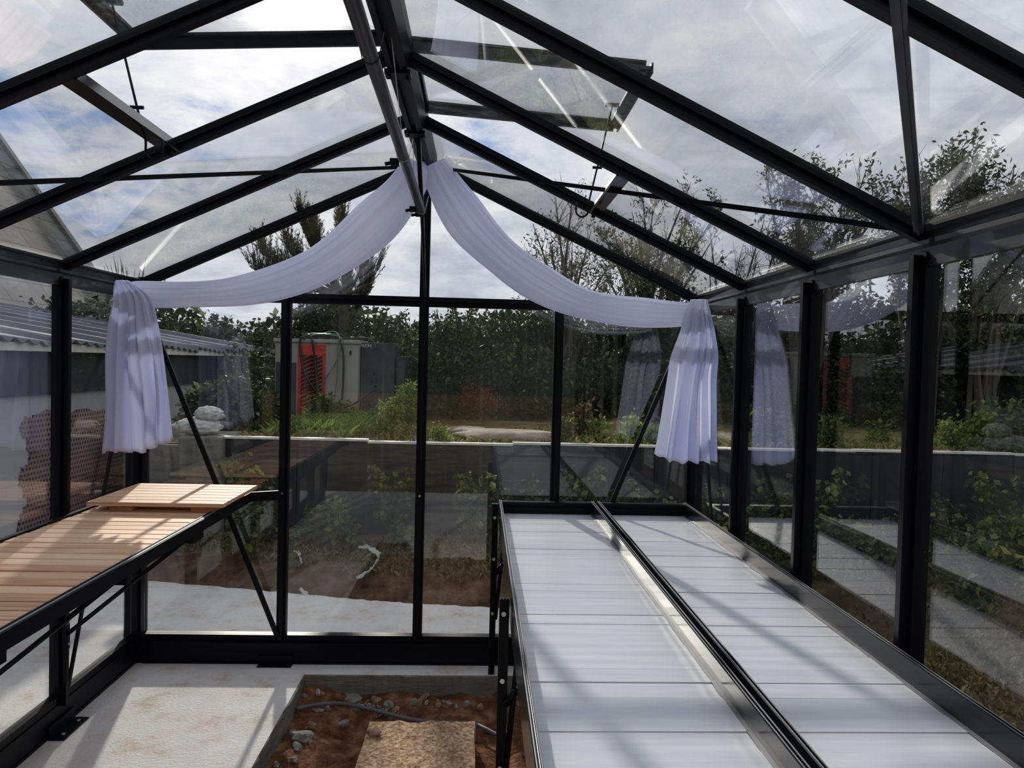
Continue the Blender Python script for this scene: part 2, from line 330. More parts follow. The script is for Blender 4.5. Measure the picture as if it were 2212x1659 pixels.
def world_loc(o):
    v = Vector(o.location)
    while o.parent is not None: o = o.parent; v += Vector(o.location)
    return v
def tag(o, label=None, cat=None, group=None, kind=None):
    if label: o['label'] = label
    if cat: o['category'] = cat
    if group: o['group'] = group
    if kind: o['kind'] = kind
    return o
def empty(name, loc, label=None, cat=None, group=None, kind=None):
    o = bpy.data.objects.new(name, None); COL.objects.link(o); o.location = loc; o.empty_display_size = .05
    return tag(o, label, cat, group, kind)
def copy_tree(o, parent=None):
    c = o.copy(); COL.objects.link(c)
    if parent is not None: c.parent = parent
    for ch in [x for x in COL.objects if x.parent == o]: copy_tree(ch, c)
    return c
def origin_to(o, p):
    o.data.transform(Matrix.Translation(-Vector(p))); o.location = p; return o
def npmesh(name, V, Fq, mat, parent=None, loc=None, smooth=False, k=4):
    me = bpy.data.meshes.new(name); V = np.asarray(V, np.float32); Fq = np.asarray(Fq, np.int32)
    me.vertices.add(len(V)); me.vertices.foreach_set('co', V.ravel())
    me.loops.add(Fq.size); me.loops.foreach_set('vertex_index', Fq.ravel())
    me.polygons.add(len(Fq)); me.polygons.foreach_set('loop_start', np.arange(len(Fq), dtype=np.int32)*k)
    me.polygons.foreach_set('loop_total', np.full(len(Fq), k, np.int32))
    me.polygons.foreach_set('use_smooth', np.full(len(Fq), smooth))
    me.update(calc_edges=True)
    return link(name, me, mat, parent, loc)
def grid(name, x0, x1, y0, y1, nx, ny, zf, mat, parent=None, kind=None):
    xs = np.linspace(x0, x1, nx); ys = np.linspace(y0, y1, ny); V = []
    for y in ys:
        for x in xs: V.append((x, y, zf(x, y)))
    Fq = [(j*nx+i, j*nx+i+1, (j+1)*nx+i+1, (j+1)*nx+i) for j in range(ny-1) for i in range(nx-1)]
    o = npmesh(name, V, Fq, mat, parent, loc=(0, 0, 0), smooth=True)
    if kind: o['kind'] = kind
    return o
def fbm(x, y, z=0, s=1.): return mnoise.fractal(Vector((x*s, y*s, z)), 1., 2., 4)

# ------------------------------------------------------------------ greenhouse dimensions
D = 3.9755; XL, XC, XR = -1.826, -.310, 1.195; MX = .735; MY = .6655
ZE, ZR, ZB, ZS = 2.03, 2.7357, 1.980, .150
YN = -.75                                     # near end of what is built
YK = [D]+[D-.055-MY*k-(.055 if k > 3 else 0) for k in range(1, 8)]   # rafter lines along the depth
YP = [D]+[D-.063-MY*k for k in range(1, 8)]   # post lines
BLK = 'black'

# ---- back gable wall
wb = empty('wall_back', (XC, D, 0), kind='structure')
for k, z1, w in ((-1, ZB+.14, .05), (0, ZR-.03, .05), (1, ZB+.14, .05)):
    m = MB(); x = XC+k*MX
    if k: z1 = ZB
    m.box((x-w/2, D-.02, ZS-.02), (x+w/2, D+.02, z1)); m.box((x-.012, D-.045, ZS-.02), (x+.012, D-.02, z1)); m.build('post', BLK, wb)
for x, sg in ((XL, 1), (XR, -1)):
    m = MB(); a, b = sorted((x-.045*sg, x+.045*sg)); m.box((a, D-.035, 0), (b, D+.045, ZE+.03)); m.box((x+.02*sg-.012, D-.06, .1), (x+.02*sg+.012, D-.03, ZE)); m.build('corner_post', BLK, wb)
m = MB(); m.box((XL+.04, D-.022, ZB-.032), (XR-.04, D+.022, ZB+.02)); m.box((XL+.04, D-.04, ZB-.006), (XR-.04, D-.02, ZB+.008)); m.build('tie_beam', BLK, wb)
m = MB(); m.box((XL, D-.02, ZS-.035), (XR, D+.03, ZS)); m.build('sill', BLK, wb)
tie0 = MB(); tie0.bar((XL+.05, D-.055, ZB-.05), (XC-MX-.01, D-.055, ZS+.01), .024, .014, (0, 1, 0)); tie0.build('brace', BLK, wb)
tie0 = MB(); tie0.bar((XR-.05, D-.055, ZB-.05), (XC+MX+.01, D-.055, ZS+.01), .024, .014, (0, 1, 0)); tie0.build('brace', BLK, wb)
def pane(poly, n, mat, parent, t=.004, name='pane'):
    n = Vector(n).normalized(); a = [Vector(p)-n*t/2 for p in poly]; b = [Vector(p)+n*t/2 for p in poly]; k = len(poly)
    m = MB(); m.add(a+b, [tuple(range(k)), tuple(range(2*k-1, k-1, -1))]+[(i, i+k, (i+1) % k+k, (i+1) % k) for i in range(k)])
    return m.build(name, mat, parent)
xs = [XL+.04, XC-MX, XC, XC+MX, XR-.04]
for i in range(4):
    a, b = xs[i]+.008, xs[i+1]-.008
    pane([(a, D, ZS), (b, D, ZS), (b, D, ZB), (a, D, ZB)], (0, 1, 0), 'glass', wb)
zl = lambda x: ZE+(ZR-ZE)*(1-abs(x-XC)/(XR-XC))-.02
for a, b in ((XL+.1, XC-.01), (XC+.01, XR-.1)):
    pane([(a, D, ZB), (b, D, ZB), (b, D, zl(b)), (a, D, zl(a))], (0, 1, 0), 'glass', wb)
for x in (XC-MX, XC, ):
    m = MB(); m.cyl((x, D-.026, .925), (x, D-.05, .925), .006); m.build('bolt', 'steel', wb)

# ---- side walls
def sidewall(side, X, sg):
    w = empty('wall_'+side, (X, 2, 0), kind='structure')
    for k in range(1, 8):
        y = YP[k]
        if y < YN: break
        m = MB(); a, b = sorted((X-.02*sg, X+.02*sg)); m.box((a, y-.026, .10), (b, y+.026, ZE-.06))
        c = sorted((X+.02*sg, X+.045*sg)); m.box((c[0], y-.011, .10), (c[1], y+.011, ZE-.06)); m.build('post', BLK, w)
    ys = [D-.04]+[y for y in YP[1:] if y > YN]+[YN]
    for i in range(len(ys)-1):
        a, b = ys[i]-.01, ys[i+1]+.01
        if a-b < .1: continue
        pane([(X, a, ZS), (X, b, ZS), (X, b, ZE-.06), (X, a, ZE-.06)], (1, 0, 0), 'glass', w)
    m = MB(); m.box((X-.02, YN, ZS-.035), (X+.02, D, ZS)); m.build('sill', BLK, w)
    # eave rail: flat inner face below, grooved gutter above
    s = sg
    pts = [(0, -.09), (.012, -.09), (.012, -.040), (.028, -.034), (.028, -.022), (.016, -.016), (.016, .002), (.034, .008), (.034, .016), (-.03, .030), (-.05, .03), (-.05, 0), (-.02, -.05)]
    p = [(X+s*a, b) for a, b in pts]
    m = MB(); n = len(p)
    m.add([(x, YN, ZE+z) for x, z in p]+[(x, D+.04, ZE+z) for x, z in p], [tuple(range(n)), tuple(range(2*n-1, n-1, -1))]+[(i, i+n, (i+1) % n+n, (i+1) % n) for i in range(n)])
    m.build('eave_rail', 'satin', w)
    for k in range(1, 6):
        m = MB(); m.cyl((X+s*.010, YP[k]-.012, ZE-.062), (X+s*.018, YP[k]-.012, ZE-.062), .012, 14); m.build('plug', BLK, w)
        m = MB(); m.cyl((X+s*.014, YP[k]-.06, ZE-.028), (X+s*.032, YP[k]-.06, ZE-.028), .007, 10); m.build('bolt', BLK, w)
    m = MB(); m.bar((X+s*.028, D-.06, ZE-.1), (X+s*.028, YP[1]+.03, ZS), .020, .010, (1, 0, 0)); m.build('brace', BLK, w)
    return w
wl = sidewall('left', XL, 1); wr = sidewall('right', XR, -1)

# ---- plinth
for nm, a, b in (('back', (XL-.02, D-.04, 0), (XR+.02, D+.01, ZS-.035)), ('left', (XL-.03, YN, 0), (XL+.02, D-.04, ZS-.035)), ('right', (XR-.02, YN, 0), (XR+.03, D-.04, ZS-.035))):
    e = empty('baseboard_'+nm, ((a[0]+b[0])/2, (a[1]+b[1])/2, 0), kind='structure')
    m = MB(); m.box(a, b)
    if nm == 'back': m.box((a[0]+.08, a[1]-.006, .085), (b[0]-.08, a[1], .115)); m.box((a[0]+.08, a[1]-.006, 0), (b[0]-.08, a[1], .012))
    if nm == 'left': m.box((b[0], a[1], .085), (b[0]+.006, b[1], .115)); m.box((b[0], a[1], 0), (b[0]+.006, b[1], .012))
    m.build('board', BLK, e)
    if nm == 'back':
        m = MB(); c = at(603, 1425, Z=0); m.box((c.x-.09, D-.09, .0), (c.x+.09, D-.04, .006)); m.box((c.x-.09, D-.052, 0), (c.x+.09, D-.046, .05)); m.build('floor_bracket', BLK, e)
    if nm == 'left':
        c = at(120, 1575, Z=0)
        m = MB(); m.box((XL+.026, c.y-.10, 0), (XL+.095, c.y+.10, .006)); m.box((XL+.026, c.y-.10, 0), (XL+.033, c.y+.10, .055)); fb = m.build('floor_bracket', BLK, e)
        for dy in (-.06, .06):
            m = MB(); m.cyl((XL+.07, c.y+dy, .006), (XL+.07, c.y+dy, .013), .008, 8); m.build('bolt', 'steel', fb)

# ---- roof
roof = empty('ceiling', (XC, 2, ZR), kind='structure')
for sg, xe in ((-1, XL), (1, XR)):
    n = Vector((-(ZR-ZE)*sg*-1, 0, abs(xe-XC))).normalized()   # outward normal
    n = Vector((sg*(ZR-ZE), 0, abs(xe-XC))).normalized()
    for k in range(0, 7):
        y = YK[k]
        if y < YN: break
        p = Vector((XC, y, ZR)); q = Vector((xe, y, ZE)); wd = .034 if k else .040
        m = MB(); m.bar(p-n*.002, q-n*.002, wd, .010, n); m.bar(p-n*.017, q-n*.017, .012 if k else .036, .022, n); m.bar(p-n*.028, q-n*.028, .026 if k else .036, .006, n); m.bar(p+n*.010, q+n*.010, .026, .014, n)
        m.build('rafter', BLK, roof)
    ky = [y for y in YK if y > YN]
    for i in range(len(ky)-1):
        a, b = ky[i]-.01, ky[i+1]+.01
        vent = (sg == -1 and i == 2) or (sg == 1 and i == 1)
        t = (.535 if sg > 0 else .505) if vent else .02
        P = lambda f, y: Vector((XC+(xe-XC)*f, y, ZR+(ZE-ZR)*f))+n*.008
        pane([P(t, a), P(t, b), P(.985, b), P(.985, a)], n, 'glassroof', roof)
        if vent:
            m = MB(); c0 = P(t-.006, a)-n*.02; c1 = P(t-.006, b)-n*.02; m.bar(c0, c1, .008, .045, n)
            m.bar(c0+Vector((sg*.025, 0, -.010)), c1+Vector((sg*.025, 0, -.010)), .045, .006, n); m.build('vent_crossbar', 'gloss', roof)
            m = MB(); yy = a+.03 if sg > 0 else a-.03
            m.cyl(c0+Vector((0, -.05, -.03)), c0+Vector((0, -.05, -.05)), .008, 8); m.build('peg', BLK, roof)
m = MB(); m.profile((XC, YN, ZR), (XC, D+.02, ZR), [(-.05, -.02), (-.035, -.075), (-.012, -.085), (-.012, -.07), (.012, -.07), (.012, -.085), (.035, -.075), (.05, -.02), (.05, .03), (.02, .06), (-.02, .06), (-.05, .03)])
m.build('ridge_beam', BLK, roof)
for k in range(0, 5):
    m = MB(); m.box((XC-.045, YK[k]-.03, ZR-.09), (XC+.045, YK[k]+.03, ZR-.075)); g = m.build('ridge_plate', BLK, roof)
    for s in (-1, 1):
        m = MB(); m.cyl((XC+.03*s, YK[k]+.01*s, ZR-.09), (XC+.03*s, YK[k]+.01*s, ZR-.097), .006, 8); m.build('bolt', BLK, g)
# wind braces under the roof, gable peak to third rafter foot
m = MB(); m.bar((XC+.03, D-.06, ZR-.05), (XR-.045, YK[3]+.02, ZE+.014), .016, .016); m.build('wind_brace', BLK, roof)
m = MB(); m.bar((XC-.03, D-.06, ZR-.05), (XL+.045, YK[3]+.02, ZE+.014), .016, .016); m.build('wind_brace', BLK, roof)

for xe, sg in ((XR, 1), (XL, -1)):
    a = Vector((xe-.035*sg, YK[3]-.02, ZE+.0)); b = Vector((XC+.03*sg, -.23, ZR-.085))
    m = MB(); m.bar(a, b, .024, .008); m.bar(a+Vector((0, 0, -.006)), b+Vector((0, 0, -.006)), .007, .006); m.build('wind_brace', 'satin', roof)

# ---- opened roof vents
def vent(num, sg, ya, yb):
    e = empty('window_%d' % num, (XC, (ya+yb)/2, ZR), kind='structure')
    h = Vector((XC+sg*.045, 0, 2.764)); q = Vector((XC+sg*.875, 0, 2.715)); d = (q-h).normalized(); up = Vector((0, 0, 1))
    A = lambda v, y: Vector((v.x, y, v.z))
    m = MB(); m.bar(A(h, ya), A(h, yb), .03, .03); m.build('hinge_rail', BLK, e)
    for y in (ya, yb):
        m = MB(); m.bar(A(h, y), A(q, y), .012, .046); m.bar(A(h, y)+Vector((0, 0, .022)), A(q, y)+Vector((0, 0, .022)), .03, .008); m.build('frame_side', 'worn' if sg > 0 else 'black', e)
    m = MB(); m.bar(A(q, ya+.02), A(q, yb-.02), .045, .010); m.bar(A(q, ya+.02)+d*.02, A(q, yb-.02)+d*.02, .008, .036); m.bar(A(q, ya)-d*.014, A(q, yb)-d*.014, .006, .02); m.build('frame_front', 'worn', e)
    u = Vector((0, 0, .012))
    pane([A(h, ya)+u, A(h, yb)+u, A(q, yb)+u, A(q, ya)+u], (0, 0, 1), 'glassroof', e)
    # stay with a hook at the foot
    yc = (ya+yb)/2
    if sg > 0: top, mid, bot = at(1322, 232, Y=3.08), at(1290, 362, Y=3.08), at(1271, 440, Y=3.08)
    else: top, mid, bot = at(243, 12, Y=2.35), at(296, 232, Y=2.35), at(315, 305, Y=2.35)
    hk = [top, mid, bot]; r = .026; s = -1 if sg > 0 else 1
    for i in range(0, 11):
        a = PI*i/10; hk.append(bot+Vector((s*(r-r*math.cos(a)), 0, -.03-r*math.sin(a))))
    hk.append(hk[-1]+Vector((0, 0, .035)))
    m = MB(); m.tube(hk, .004, 8); st = m.build('stay', BLK, e)
    m = MB(); m.cyl(top+Vector((-.03, 0, .01)), top+Vector((.03, 0, .01)), .009, 10); m.build('stay_pivot', 'worn', st)
    m = MB(); m.cyl(mid+Vector((-.02, 0, .0)), mid+Vector((.02, 0, .0)), .006, 10); m.build('stay_pin', BLK, st)
vent(1, -1, YK[2]-.02, YK[3]+.02)
vent(2, 1, YK[1]-.02, YK[2]+.02)

# ---- tube hung under the ridge
tp = empty('hanging_tube', (-.29, 2.4, 2.36), 'grey round tube hanging by thin wires below the roof ridge', 'tube')
t0 = Vector((-.288, 3.40, 2.345)); t1 = Vector((-.296, .9, 2.46))
m = MB(); m.cyl(t0, t1, .0195, 24); m.build('tube_body', 'tube', tp)
def tpt(y): return t0+(t1-t0)*((t0.y-y)/(t0.y-t1.y))
for y in (1.86, 2.62, 3.36):
    c = tpt(y); r = .022; pts = [c+Vector((-.036, 0, .05))]
    for i in range(13):
        a = PI+PI*i/12; pts.append(c+Vector((r*math.cos(a), 0, r*math.sin(a))))
    pts.append(c+Vector((.034, 0, .06)))
    m = MB(); m.tube(pts, .0014, 6); m.build('wire_clip', 'steel' if y > 2 else BLK, tp)
for y, dx in ((2.66, -.035), (3.32, -.03), (3.40, -.012)):
    c = tpt(y)+Vector((dx, 0, -.012))
    m = MB(); m.box(c-Vector((.016, .014, .012)), c+Vector((.016, .014, .012))); kb = m.build('clamp', BLK, tp, bevel=.003)
    m = MB(); m.cyl(c+Vector((-.016, 0, -.004)), c+Vector((-.034, 0, -.008)), .007, 10); m.build('knob', BLK, kb)
# suspension wire and strap from the ridge
m = MB(); m.tube([(-.300, 2.3, ZR-.07), (-.312, 2.75, 2.5), (-.298, 2.7, 2.40)], .0013, 5); m.build('suspension_wire', 'steel', tp)
m = MB(); a = at(893, 285, Y=3.35); b = at(893, 400, Y=3.40); m.tube([a, b], .0013, 5); m.build('suspension_wire', 'steel', tp)
st = MB(); a = at(902, 275, Y=3.32); b = at(912, 470, Y=3.45); c = at(919, 642, Y=D-.06); st.bar(a, b, .018, .006, (0, 1, 0)); st.bar(b, c, .014, .006, (0, 1, 0)); so_ = st.build('strap', BLK, roof)
for dx in (-.012, .012):
    m = MB(); m.tube([a+Vector((dx, 0, 0)), b+Vector((dx*.7, 0, 0)), c+Vector((dx*.3, -.01, 0))], .0013, 5); m.build('strap_wire', 'steel', so_)

# ------------------------------------------------------------------ slab, pit, ground outside
edge = [(-3.4, 5.62), (-2.4, 5.38), (-1.6, 5.21), (-.9, 5.04), (-.45, 4.95), (.11, 4.88), (.8, 4.72), (1.6, 4.62)]
ed = []
rng = random.Random(4)
for (x0, y0), (x1, y1) in zip(edge, edge[1:]):
    for i in range(14):
        t = i/14; ed.append((x0+(x1-x0)*t, y0+(y1-y0)*t+rng.uniform(-.012, .012)))
ed.append(edge[-1])
PX0, PX1, PY0, PY1 = -.88, .98, 1.35, 3.80
fl = MB()
i0 = max(i for i, (x, y) in enumerate(ed) if x <= PX0)
fl.prism([(-3.4, -1.2), (PX0, -1.2), (PX0, PY1), (PX0, ed[i0][1])]+[p for p in ed[i0::-1]], -.17, 0)
fl.prism([(PX0, PY1), (1.6, PY1)]+[p for p in ed[:i0:-1]]+[(PX0, ed[i0][1])], -.17, 0)
fl.prism([(PX1, -1.2), (1.6, -1.2), (1.6, PY1), (PX1, PY1)], -.17, 0)
fl.prism([(PX0, -1.2), (PX1, -1.2), (PX1, PY0), (PX0, PY0)], -.17, 0)
floor = fl.build('floor', 'conc'); tag(floor, kind='structure')
# rough cast edge of the pit
m = MB(); rng = random.Random(8)
def rough(p, q, nx, n=40):
    vs = []; fs = []
    for i in range(n+1):
        t = i/n; c = Vector(p).lerp(Vector(q), t); j = rng.uniform(0, .010); k = rng.uniform(.004, .016)
        vs += [c+Vector(nx)*.0+Vector((0, 0, .002)), c+Vector(nx)*j+Vector((0, 0, -.004)), c+Vector(nx)*k+Vector((0, 0, -.19)), c+Vector((0, 0, -.19))]
    for i in range(n):
        for a in range(4): fs.append((i*4+a, i*4+(a+1) % 4, (i+1)*4+(a+1) % 4, (i+1)*4+a))
    m.add(vs, fs)
rough((PX0, PY0, 0), (PX0, PY1, 0), (1, 0, 0), 60); rough((PX0, PY1, 0), (PX1, PY1, 0), (0, -1, 0), 60)
sd = m.build('pit_side', 'concside', floor)
grid('pit_soil', PX0, PX1, PY0, PY1, 60, 80, lambda x, y: -.135+.05*fbm(x, y, 0, 3)+.05*max(0, (.25-(x-PX0))/.25)*.6+.03*max(0, (y-3.55)/.25), 'soil', kind='structure')

def gz(x, y):
    # earth around the slab: rises from the slab edge, level to the retaining wall
    ye = float(np.interp(x, [p[0] for p in edge], [p[1] for p in edge]))
    if x < 1.55:
        t = (y-ye)/.42
    else: t = min((x-1.5)/2.2, 1)*.9 if y < 5.0 else max((y-5)/.6, .5)
    t = max(-.6, min(1, t)); b = .04*fbm(x, y, 1, 2.2)
    if t < 0 and x < 1.55: return -.24
    if x >= 1.55 and y < 5: return -.08+.12*t+b*.8
    return -.05+.19*t**.7+b
eg = grid('earth_ground', -3.4, 9.5, -1.2, 6.42, 190, 150, gz, 'bank', kind='structure')
eg.data.materials.append(MT['cut'])
for pl_ in eg.data.polygons:      # freshly cut earth face along the slab
    c = pl_.center
    if c.x < 1.7 and c.y > 3 and c.y-float(np.interp(c.x, [p[0] for p in edge], [p[1] for p in edge])) < .34+.10*mnoise.noise(c*3): pl_.material_index = 1
WZ = .965; WY = 6.30
rw = empty('retaining_wall', (1.5, WY, 0), kind='structure')
xw = [-2.25, -1.55, -.95, -.3, .3, .95, 1.55, 2.2, 2.85, 3.5, 4.15, 4.8, 5.6, 6.4, 7.2, 8.0, 8.8, 9.4]
rng = random.Random(2)
for a, b in zip(xw, xw[1:]):
    dz = rng.uniform(-.012, .006)
    m = MB(); m.box((a+.003, WY, -.15), (b-.003, WY+.035, WZ+dz-.018)); pn = m.build('panel', 'panel', rw)
    m = MB(); m.box((a, WY-.012, WZ+dz-.018), (b, WY+.06, WZ+dz)); m.build('capping', 'cap', pn)
def tz(x, y):
    return .90+.05*fbm(x, y, 2, .9)+max(0, y-7.5)*.035+.015*fbm(x, y, 5, 4)
grid('terrace_ground', -3.2, 16, 6.36, 22, 120, 80, tz, 'terr', kind='structure')
m = MB(); m.box((-60, -40, -.6), (60, 90, -.5)); tag(m.build('far_ground', 'terr'), kind='structure')

# ------------------------------------------------------------------ neighbouring buildings on the left
ob = empty('outbuilding', (-4.5, 6, 0), 'low rendered outbuilding with grey corrugated roof beside the greenhouse', 'building')
WX = -3.30; RS = .155; Y0, Y1 = -1.2, 12.3
m = MB(); m.box((WX-.3, Y0, -.2), (WX, Y1, 1.66)); m.build('wall', 'render', ob)
m = MB(); m.box((WX, Y0, 1.33), (WX+.03, Y1, 1.655)); m.box((WX, Y0, 1.1), (WX+.02, 5.08, 1.34)); m.build('eave_shade_band', 'eaveshade', ob)  # dark strips stand in for the shadow beneath the roof overhang
m = MB(); m.box((WX+.1, Y0, 1.655), (WX+.13, Y1, 1.715)); m.build('gutter_board', 'white', ob)
V = []; ny = int((Y1-Y0)/.0185); sheet = .86
ys = np.linspace(Y0, Y1, ny); nx = 10
for i in range(nx):
    x = WX+.16-i*(3.9/(nx-1))
    for y in ys:
        fr = ((y-Y0) % sheet)/sheet
        V.append((x, y, 1.70+RS*(WX+.16-x)+.016*math.sin(2*PI*y/.148)+.045*(1-fr)))
Fq = [(i*ny+j, i*ny+j+1, (i+1)*ny+j+1, (i+1)*ny+j) for i in range(nx-1) for j in range(ny-1)]
cr = npmesh('corrugated_roof', V, Fq, 'corr', ob, smooth=True)
sm = cr.modifiers.new('thick', 'SOLIDIFY'); sm.thickness = .008
# bare clay blocks where the render has fallen
outl = [(55, 905), (90, 890), (170, 887), (300, 878), (345, 880), (345, 1180), (300, 1205), (40, 1250), (42, 1130), (60, 1080), (44, 1030), (66, 990), (60, 950), (48, 930)]
pts = [at(px, py, X=WX+.012) for px, py in outl]; rng = random.Random(9); jp = []
for a, b in zip(pts, pts[1:]+pts[:1]):
    for i in range(8): p = a.lerp(b, i/8); jp.append(Vector((p.x, p.y+rng.uniform(-.025, .025), p.z+rng.uniform(-.02, .02))))
n = len(jp); m = MB(); m.add([p for p in jp]+[p-Vector((.03, 0, 0)) for p in jp], [tuple(range(n)), tuple(range(2*n-1, n-1, -1))]+[(i, i+n, (i+1) % n+n, (i+1) % n) for i in range(n)])
m.build('exposed_brickwork', 'brick', ob)['label'] = 'purple-brown perforated clay blocks'

hs = empty('house', (-7.2, 8, 0), 'tall house with steep weathered slate roof behind the corrugated shed', 'building')
yb = 14.6; x0, z0 = -6.92, 2.24; x1, z1 = -13.5, 2.24+6.58*1.40
m = MB(); m.add([(x0, -3, z0), (x0, yb, z0), (x1, yb, z1), (x1, -3, z1), (x0-.15, -3, z0-.1), (x0-.15, yb, z0-.1), (x1-.15, yb, z1-.1), (x1-.15, -3, z1-.1)],
                [(0, 1, 2, 3), (7, 6, 5, 4), (0, 4, 5, 1), (1, 5, 6, 2), (2, 6, 7, 3), (3, 7, 4, 0)])
rf = m.build('slate_roof', 'slate', hs)
me = rf.data; uv = me.uv_layers.new(name='UVMap')
for lp in me.loops:
    c = me.vertices[lp.vertex_index].co; uv.data[lp.index].uv = (c.y, c.z*1.22)
m = MB(); m.bar((x0, yb+.06, z0+.03), (x1, yb+.06, z1+.03), .16, .10, (1, 0, .7)); m.build('verge', 'concside', hs)
m = MB(); m.box((-12, -3, -.3), (-7.3, yb-.2, 2.4)); m.build('wall', 'render', hs)

# ------------------------------------------------------------------ left wooden bench
lb = empty('slatted_bench', (-1.49, 2.3, 0), 'long larch slatted bench on black frame along the left glass wall', 'bench')
BX0, BX1 = -1.765, -1.185; BY0, BY1 = .62, 3.86
m = MB(); rng = random.Random(5); y = BY0+.02
while y < BY1-.05:
    w = .064; g = .009 if rng.random() > .12 else .012
    z = .944+rng.uniform(-.001, .001); m.box((BX0+.012+rng.uniform(-.004, .004), y, z-.018), (BX1-.016+rng.uniform(-.003, .003), y+w, z)); y += w+g
m.build('slatted_top', 'wood', lb, bevel=.0015)
m = MB(); m.box((BX1-.016, BY0, .895), (BX1+.004, BY1, .945)); m.box((BX1-.016, BY0, .945), (BX1-.010, BY1, .951)); m.build('front_rail', BLK, lb)
m = MB(); m.box((BX1-.012, BY0, .9455), (BX1-.002, BY1, .9475)); m.build('rail_edge', 'strip', lb)
m = MB(); m.box((BX0-.012, BY0, .895), (BX0+.008, BY1, .952)); m.build('wall_rail', BLK, lb)
m = MB(); m.box((BX0, BY1-.02, .895), (BX1, BY1, .945)); m.bar((BX1-.006, BY1-.01, .92), (XC-MX, D-.06, .92), .012, .05); m.build('end_rail', BLK, lb)
for k in range(1, 5):
    y = YP[k]+.0
    if y < BY0: break
    m = MB(); m.bar((XL+.05, y-.03, .875), (BX1-.01, y-.03, .875), .028, .035); m.build('arm', BLK, lb)
    m = MB(); m.tube([(XL+.05, y-.03, .42), (BX1-.06, y-.03, .865)], .0095, 10); m.build('strut', BLK, lb)
    m = MB(); m.box((XL+.045, y-.045, .36), (XL+.062, y-.015, .47)); pl = m.build('wall_plate', BLK, lb)
    m = MB(); m.cyl((XL+.062, y-.03, .385), (XL+.07, y-.03, .385), .006, 8); m.build('bolt', 'steel', pl)
m = MB(); c = at(425, 1155, X=BX1); m.box((BX1-.03, c.y-.03, .862), (BX1+.0, c.y+.06, .897)); m.build('joint_box', BLK, lb)
# spare duckboard lying on top
dk = empty('duckboard', (-1.44, 3.6, .945), 'loose slatted larch duckboard lying across the far end of the bench', 'duckboard')
DY0, DY1 = 3.30, 3.80
for i in range(7):
    y = DY0+i*.0725; m = MB(); a = -1.735; b = -1.135
    m.box((a, y, .9735), (b, y+.066, .991)); m.build('board', 'wood', dk, bevel=.0015)
for x in (-1.60, -1.24):
    m = MB(); m.box((x-.05, DY0+.03, .9455), (x+.05, DY1-.03, .9733)); m.build('batten', 'woodend', dk, bevel=.002)

# ------------------------------------------------------------------ right staging benches
RZ = .918; DZ = .848; RY0, RY1 = .62, 3.90
def staging(xa, xb, label):
    e = empty('staging_bench', ((xa+xb)/2, 2.3, 0), label, 'bench', 'silver slatted staging benches on the right')
    m = MB(); y = RY0+.03; rng = random.Random(int(xa*100)); yy = RY1-.02
    while yy-.08 > RY0:
        z = DZ+rng.uniform(-.0012, .0012)
        a = yy-.0815; w = rng.uniform(-.0008, .0008)
        m.add([(xa+.02, a, z-.012), (xb-.0205, a, z-.012), (xb-.0205, yy, z-.012), (xa+.02, yy, z-.012), (xa+.02, a, z+w), (xb-.0205, a, z+w), (xb-.0205, yy, z-w), (xa+.02, yy, z-w)],
              [(0, 3, 2, 1), (4, 5, 6, 7), (0, 1, 5, 4), (1, 2, 6, 5), (2, 3, 7, 6), (3, 0, 4, 7)]); yy -= .0825
    m.build('slatted_deck', 'deck', e)
    for x, s, nm in ((xa, 1, 'inner_rim'), (xb, -1, 'outer_rim')):
        # tall thin side, small rolled lip on top
        pts = [(0, DZ-.05), (0, RZ-.002), (.002, RZ), (.006, RZ), (.007, RZ-.006), (.010, RZ-.006), (.011, RZ), (.015, RZ), (.0165, RZ-.003), (.0165, RZ-.018), (.009, RZ-.022), (.009, DZ-.0), (.020, DZ-.0), (.020, DZ-.05)]
        p = [(x+s*a, b) for a, b in pts]; n = len(p)
        m = MB(); m.add([(q, RY0, z) for q, z in p]+[(q, RY1, z) for q, z in p], [tuple(range(n)), tuple(range(2*n-1, n-1, -1))]+[(i, i+n, (i+1) % n+n, (i+1) % n) for i in range(n)])
        m.build(nm, 'gloss', e)
        m = MB(); m.box((min(x+s*.0092, x+s*.0205), RY0, DZ+.0005), (max(x+s*.0092, x+s*.0205), RY1, DZ+.003)); m.build('edge_bead', 'strip', e)
        m = MB(); m.box((min(x+s*.0025, x+s*.0045), RY0, RZ), (max(x+s*.0025, x+s*.0045), RY1, RZ+.0012)); m.box((min(x+s*.0125, x+s*.014), RY0, RZ), (max(x+s*.0125, x+s*.014), RY1, RZ+.0012)); m.build('lip_edge', 'strip', e)
    m = MB(); m.box((xa, RY1-.016, DZ-.05), (xb, RY1, RZ-.004)); m.box((xa, RY1-.026, RZ-.018), (xb, RY1-.016, RZ-.006)); m.box((xa+.01, RY1-.028, DZ+.03), (xb-.01, RY1-.016, DZ+.036)); m.build('end_rim', BLK, e)
    return e
e1 = staging(.118, .632, 'staging bench with silver slats beside the pit, left one of the pair')
e2 = staging(.650, 1.138, 'staging bench with silver slats against the right glass wall')
